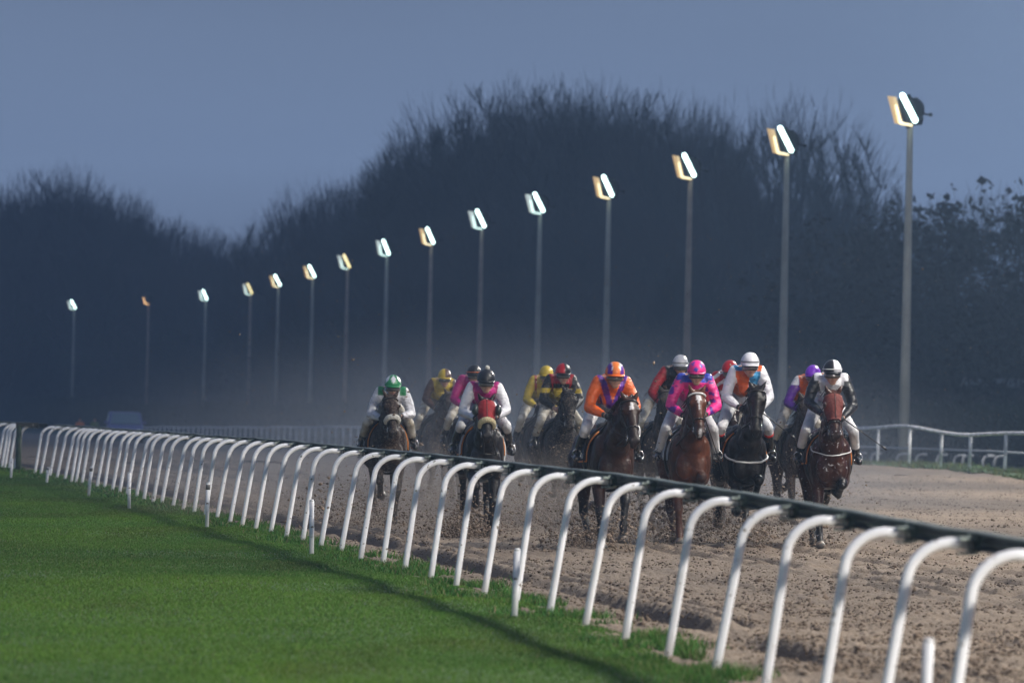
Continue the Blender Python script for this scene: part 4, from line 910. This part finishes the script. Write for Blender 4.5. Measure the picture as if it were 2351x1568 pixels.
bystander(stand(2283,930,240), (.02,.022,.035), (.02,.02,.025), 1.78, .2, 'person in a dark coat in the gloom at far right, left of the two')
bystander(stand(2325,930,246), (.02,.025,.04), (.02,.02,.025), 1.72, -.3, 'person in a dark coat standing in the gloom at far right, nearest the edge')
bystander(stand(183,957,335), (.60,.17,.04), (.02,.02,.03), 1.7, .1, 'distant person in an orange jacket left of the van')
bystander(stand(217,957,335), (.14,.19,.05), (.02,.02,.03), 1.7, 0, 'distant person in an olive green jacket right beside the van')
# dim shed roof at far right
sh = empty('shed', at(2330, 1000, 262)); sh.location.z = gz(262); tag(sh, 'dim low shed with a pale roof edge among the trees at far right', 'shed')
zt = at(2330, 872, 262).z - gz(262)
link('wall', Blob().box((.6,1.5,zt*.45), (1.9,1.2,zt*.45)).mesh('w'), mat('shed_wall', (.03,.03,.032), .9, var=.3, vscale=2), sh, smooth=False)
link('roof', prism(Blob(), [(0,zt*.9,2.3),(1.5,zt*.9+.35,2.3),(3.1,zt*.9,2.3),(3.1,zt*.9+.08,2.3),(1.5,zt*.9+.45,2.3),(0,zt*.9+.08,2.3)], 1, 1).mesh('r'), mat('shed_roof', (.05,.055,.065), .5), sh, smooth=False)
link('roof_trim', Blob().box((.3,.0,zt*.9-.5), (2.0,.06,.05)).mesh('t'), mat('shed_trim', (.07,.075,.085), .7), sh, smooth=False)
# ------------------------------------------------------------ trees
def segs_mesh(name, A, B, ra, rb, k=3):
    """open prisms along segments A->B"""
    D = B-A; ln = np.linalg.norm(D, axis=1, keepdims=True); D = D/np.maximum(ln, 1e-6)
    ref = np.where(np.abs(D[:,2:3]) > .9, np.array([[1.,0,0]]), np.array([[0,0,1.]])); X = np.cross(D, ref); X /= np.linalg.norm(X, axis=1, keepdims=True); Yv = np.cross(D, X)
    n = len(A); V = np.zeros((n, 2*k, 3))
    for j in range(k):
        t = 2*math.pi*j/k; o = X*math.cos(t)+Yv*math.sin(t); V[:,j] = A+o*ra[:,None]; V[:,k+j] = B+o*rb[:,None]
    f = np.array([(j, (j+1)%k, k+(j+1)%k, k+j) for j in range(k)]); F = (np.arange(n)[:,None,None]*2*k + f[None]).reshape(-1,4)
    return np_mesh(name, V.reshape(-1,3), F)
def bare_tree(seed, h=22, spread=.42, up=.55, trunk_f=.22, dens=1.0, tw=.030, leafy=0, rx=.27, shell=1):
    r = np.random.default_rng(seed); A=[];B=[];Ra=[];Rb=[]; FA=[];FB=[];Fa=[];Fb=[]
    def seg(a,b,ra,rb,fine=False):
        if fine: FA.append(a);FB.append(b);Fa.append(ra);Fb.append(rb)
        else: A.append(a);B.append(b);Ra.append(ra);Rb.append(rb)
    def env(p): q = (p[2]-.57*h)/(.43*h); q = q if q > 0 else q*.8; return math.sqrt((p[0]**2+p[1]**2)/(rx*h)**2+q*q)
    def grow(p, d, L, r0, r1, n, upb, jit, fine=False, lim=None):
        pts=[p]; 
        for i in range(n):
            if lim and i and env(pts[-1]) > lim: pts += [pts[-1]+d*.02]; continue
            d = d + r.normal(0, jit, 3); d[2] += upb; d = d/np.linalg.norm(d); q = pts[-1] + d*L/n
            seg(pts[-1], q, r0+(r1-r0)*i/n, r0+(r1-r0)*(i+1)/n, fine); pts.append(q)
        return pts, d
    tp, _ = grow(np.zeros(3)-np.array([0,0,.5]), np.array([0,0,1.]), h*trunk_f, h*.020, h*.016, 4, .3, .04)
    # leader limbs
    nl = 17
    for i in range(nl+1):
        az = i*2.4+r.uniform(-.4,.4); el = r.uniform(.75, 1.25) if i < nl else 1.5
        L = h*(1-trunk_f)*(r.uniform(.86,1.0) if i < nl else .88); dx = math.cos(el)*spread*2.0
        d = np.array([math.cos(az)*dx, math.sin(az)*dx, math.sin(el)]); d /= np.linalg.norm(d)
        st_ = tp[-1] - np.array([0,0,h*trunk_f*r.uniform(0,.45)*(i<nl)])
        lp, _ = grow(st_, d, L*.95, h*.0085, h*.0013, 7, .10*up, .05, False, .76)
        nb = int(11*dens)
        for j in range(nb):
            t = (j+.5)/nb*.92+.06; k = min(int(t*7), 6); f = t*7-k; p = lp[k]*(1-f)+lp[k+1]*f
            a2 = r.uniform(0, 6.28); dd = (lp[k+1]-lp[k]); dd /= np.linalg.norm(dd); o = np.array([math.cos(a2), math.sin(a2), r.uniform(0,.5)]); d2 = dd*.5+o*.78*spread*2; d2 /= np.linalg.norm(d2)
            bl = h*r.uniform(.15,.27)*(1.0-t*.15); bp, _ = grow(p, d2, bl, h*.0024, h*.0010, 4, up*.32, .12, False, .84)
            ns = int(7*dens)
            for q in range(ns):
                t2 = (q+r.uniform(.3,1))/ns*.95; k2 = min(int(t2*4), 3); f2 = t2*4-k2; p2 = bp[k2]*(1-f2)+bp[k2+1]*f2
                o = r.normal(0, 1, 3); o[2] = abs(o[2])*.5; dd = bp[k2+1]-bp[k2]; dd /= np.linalg.norm(dd); d3 = dd*.8+o/np.linalg.norm(o)*.6; d3 /= np.linalg.norm(d3)
                sp, d3 = grow(p2, d3, h*r.uniform(.03,.058), tw*1.5, tw*.8, 2, up*.4, .15, True)
                for w in range(7):
                    o = r.normal(0, 1, 3); o[2] = abs(o[2])*.7; d4 = d3*.9+o/np.linalg.norm(o)*.65; d4[2] += up*.5; d4 /= np.linalg.norm(d4)
                    p3 = sp[0] + (sp[-1]-sp[0])*r.uniform(.15,1); seg(p3, p3+d4*h*r.uniform(.013,.034), tw*.75, tw*.3, True)
    def keep(a, b, slack):
        a = np.array(a); b = np.array(b); az = np.arctan2(b[:,1], b[:,0]); q = (b[:,2]-.57*h)/(.43*h)
        wob = 1 + .10*np.sin(az*3+seed)+.07*np.sin(az*7+2*seed+b[:,2]*.9) + .10*r.normal(0,1,len(b)).clip(-1.5,1)
        d = np.sqrt((b[:,0]/(rx*h))**2 + (b[:,1]/(rx*h))**2 + np.where(q > 0, q, q*.8)**2); return (d < wob*slack) | (b[:,2] < h*.25)
    A, B, Ra, Rb = [np.array(v) for v in (A, B, Ra, Rb)]
    k_ = keep(FA, FB, 1.0); FA, FB, Fa, Fb = [np.array(v)[k_] for v in (FA, FB, Fa, Fb)]
    n = int(9500*dens*shell*(.35 if leafy else 1)); az = r.uniform(0, 6.283, n); u = r.uniform(-.35, 1, n); rad = (.66+.36*r.random(n)**1.2)*(1+.06*np.sin(az*3+seed)+.05*np.sin(az*5+u*6))
    cx = np.cos(az)*np.sqrt(1-u*u)*rad; cy = np.sin(az)*np.sqrt(1-u*u)*rad; P = np.stack([cx*rx*h, cy*rx*h, .57*h+u*rad*.43*h*.96], 1)
    ok = vnoise(az*3.5+seed, u*3.0, seed)*.6+vnoise(az*8, u*7, seed+3)*.4 > (.46 if dens > .8 else .54); P, az, u, cx, cy = P[ok], az[ok], u[ok], cx[ok], cy[ok]; n = len(P)
    d = np.stack([cx, cy, .55+np.maximum(u, 0)*1.3], 1) + r.normal(0, .28, (n,3)); d /= np.linalg.norm(d, axis=1, keepdims=True); Lq = h*r.uniform(.018,.058,n)[:,None]
    FA = np.vstack([FA, P-d*Lq]); FB = np.vstack([FB, P+d*Lq*.5]); Fa = np.concatenate([Fa, np.full(n, tw*.5)]); Fb = np.concatenate([Fb, np.full(n, tw*.22)])
    tm = segs_mesh('trunk', np.array(A), np.array(B), np.array(Ra), np.array(Rb), 6)
    cm = segs_mesh('crown', np.array(FA), np.array(FB), np.array(Fa), np.array(Fb), 3)
    lf = None
    if leafy:
        P = np.array(FB); c0 = r.random(len(P)); P = P[c0 < leafy]; n = len(P)*3; P = np.repeat(P, 3, 0)+r.normal(0, .10, (n,3)); a = r.normal(0,1,(n,3)); b_ = r.normal(0,1,(n,3)); a *= .10; b_ *= .10
        V = np.stack([P-a, P+b_, P+a, P-b_], 1).reshape(-1,3); lf = np_mesh('leaves', V, np.arange(n*4).reshape(-1,4))
    return tm, cm, lf
M_tw = [mat('twig_pale', (.050,.045,.045), .95), mat('twig_dark', (.022,.020,.021), .95), mat('twig_red', (.044,.031,.029), .95)]
protos = [bare_tree(1, 24, .46, .75, dens=1.1), bare_tree(2, 24, .52, .6, dens=1.1, rx=.30), bare_tree(3, 22, .40, .8, dens=.85, tw=.030, rx=.30, shell=.6), bare_tree(4, 22, .58, .45, dens=1.0, rx=.33),
          bare_tree(5, 14, .55, .30, trunk_f=.12, tw=.024, leafy=.16, rx=.40), bare_tree(6, 14, .62, .25, trunk_f=.10, tw=.024, leafy=.20, rx=.42)]
ph = [24,24,22,22,14,14]
# (x of crown centre, y of crown top, distance, prototype, width factor, brown twigs)
trees = [
 # left wood
 (-60,420,720,1,1.25,0),(60,392,715,3,1.25,0),(150,372,700,0,1.1,0),(265,418,705,1,1.0,0),(210,440,690,3,1.1,0),(355,475,700,3,1.1,0),(420,490,720,1,.9,0),(490,520,710,0,.9,0),(545,545,730,2,.8,0),
 (330,560,690,3,1.0,1),(120,560,695,3,1.2,0),(400,600,685,3,.8,1),(10,520,690,1,1.2,0),(520,620,680,3,.9,0),
 # middle
 (600,520,640,3,.8,0),(660,450,620,2,1.0,0),(735,410,610,0,1.0,0),(820,398,600,1,1.0,0),(900,355,590,0,.9,0),(770,520,560,3,1.0,0),(870,560,550,3,1.0,0),
 (1000,270,520,0,1.1,0),(1090,205,510,1,1.15,0),(1190,172,500,0,1.2,0),(1290,178,495,0,1.2,0),(1380,180,490,0,1.15,0),(1470,190,485,1,1.1,0),(1560,200,480,1,1.0,0),(1625,260,478,0,.75,0),
 (1030,470,480,3,1.1,0),(1180,450,470,3,1.2,0),(1360,440,465,3,1.2,0),(1520,470,460,3,1.1,0),
 (1765,203,440,2,.85,0),(1850,200,435,2,1.0,0),(1900,310,430,2,.65,0),(1700,330,425,2,.7,0),(1935,420,420,2,.6,0),
 (1620,560,400,3,.9,0),(1250,600,420,3,1.3,0),(980,620,440,3,1.2,0),(1440,620,410,3,1.2,0),(720,660,520,3,1.1,1),(1820,560,400,1,.8,0),
 # right thicket with clustered seed heads
 (1960,470,300,4,1.1,0),(2030,455,290,5,1.1,0),(2120,470,285,4,1.1,0),(2200,438,280,5,1.1,0),(2290,420,275,4,1.15,0),(2370,440,275,5,1.1,0),(2080,600,262,5,1.1,0),(2240,600,258,4,1.2,0),(1930,640,270,4,1.0,0),(2350,620,255,5,1.1,0),(1850,700,275,5,.9,0)]
mx_ = [m_[0] for m_ in masts]
def side_label(x, y):
    i = int(np.argmin([abs(x-v) for v in mx_])); d = x-mx_[i]; side = 'behind' if abs(d) < 22 else ('just right of' if d > 0 else 'just left of')
    return f"{side} the {ordw[i]} mast"
labs = {}; grp = {}
def kind_of(x, y, k, br): return 'bushy tree with seed heads' if k > 3 else ('low rust-brown tree' if br else ('low dark bare tree' if y > 500 else ('tall bare tree' if y < 300 else 'bare tree')))
for (x, y, D, k, wf, br) in trees: grp.setdefault(f"{kind_of(x, y, k, br)} with its top {side_label(x, y)}", []).append((D, x, y))
for l_, v_ in grp.items():
    v_.sort()
    for q, (D, x, y) in enumerate(v_): labs[(x, y)] = l_ + ('' if len(v_) == 1 else (', ' + ['nearest one','second nearest','third nearest','fourth nearest','fifth nearest','sixth nearest','seventh nearest','eighth nearest','ninth nearest'][min(q,8)]))
for (x, y, D, k, wf, br) in trees:
    top = at(x, y, D); g = gz(D); h = top.z-g; s_ = h/ph[k]*.99
    o = empty('bare_tree', (top.x, D, g), random.uniform(0, 6.28)); o.scale = (s_*wf, s_*wf, s_)
    tm, cm, lf = protos[k]
    lab = labs[(x, y)]
    tag(o, lab, 'tree', 'bare trees behind the racecourse')
    if 'trunk' not in tm or True: pass
    link('trunk', tm, M_bark if len(tm.materials) == 0 else None, o, smooth=False)
    c_ = link('crown', cm, None, o, smooth=False)
    if len(cm.materials) == 0: cm.materials.append(M_twig)
    rq = random.random()
    if not br and rq < .6: c_.material_slots[0].link = 'OBJECT'; c_.material_slots[0].material = M_tw[int(rq*100) % 3]
    if br: c_.material_slots[0].link = 'OBJECT'; c_.material_slots[0].material = M_twig2
    if lf:
        l_ = link('seed_heads', lf, None, o, smooth=False)
        if len(lf.materials) == 0: lf.materials.append(M_leaf)
# far woodland and undergrowth masses
def thicket(name, pts, n, hfun, lab, w=.05, size=1.6, m_=None):
    P = []; r = np.random.default_rng(len(pts)+n)
    seg_i = r.integers(0, len(pts)-1, n); t = r.random(n); Pt = np.array(pts); B_ = Pt[seg_i]*(1-t)[:,None]+Pt[seg_i+1]*t[:,None]
    x = B_[:,0]+r.normal(0, 1, n); y = B_[:,1]+r.uniform(0, 14, n); hh = B_[:,2]*(.72+.5*vnoise(x*.35, y*.2, 3))
    z = np.array([gz(v) for v in y]) + hh*r.random(n)**.8
    A = np.stack([x, y, z], 1); d = r.normal(0, 1, (n,3)); d[:,2] = np.abs(d[:,2])*1.3+.2; d /= np.linalg.norm(d, axis=1, keepdims=True); B = A+d*(size*r.uniform(.4,1.2,n))[:,None]
    me = segs_mesh(name, A, B, np.full(n, w), np.full(n, w*.4), 3); o = link(name, me, m_ or M_hedge, smooth=False); tag(o, lab, 'woodland', kind='stuff')
thicket('distant_wood', [(-110,760,21),(-80,755,24),(-62,752,26),(-45,752,20),(-38,750,16),(-30,700,19),(-12,660,22),(4,600,20),(20,560,18)], 90000, None, 'dark mass of distant woodland behind the bare trees', .07, 2.6, M_twig)
thicket('distant_wood', [(-2,560,16),(10,545,16),(24,530,14),(34,500,11),(44,480,11),(60,470,11)], 50000, None, 'dark mass of woodland behind the tallest bare trees', .06, 2.4, M_twig)
thicket('undergrowth', [(-75,700,9),(-55,690,9),(-30,600,9),(-14,470,9),(2,420,9),(14,370,8),(20,330,7.5),(26,290,6),(40,270,6)], 130000, None, 'dark tangled undergrowth at the foot of the trees', .06, 1.6)
thicket('hedge', [(-60,680,3),(-38,540,3),(-18,420,2.6),(-1,300,2.2),(9,250,2.0),(19,215,1.9),(22,195,1.9),(26,170,1.9)], 120000, None, 'low dark hedge beyond the far rail', .05, .6, mat('hedge_leaf', (.018,.026,.017), .9))
# ------------------------------------------------------------ haze: one even box of air
hz = Blob().box((0, 395, 15), (260, 415, 22.5)); ho = link('haze', hz.mesh('haze'), None, None, smooth=False); tag(ho, kind='stuff')
hm = bpy.data.materials.new('haze'); hm.use_nodes = True; t = hm.node_tree; t.nodes.clear()
o_ = t.nodes.new('ShaderNodeOutputMaterial'); pv = t.nodes.new('ShaderNodeVolumePrincipled'); pv.inputs['Color'].default_value = (.42,.64,.96,1); pv.inputs['Density'].default_value = .00046; t.links.new(pv.outputs[0], o_.inputs['Volume'])
ho.data.materials.append(hm)
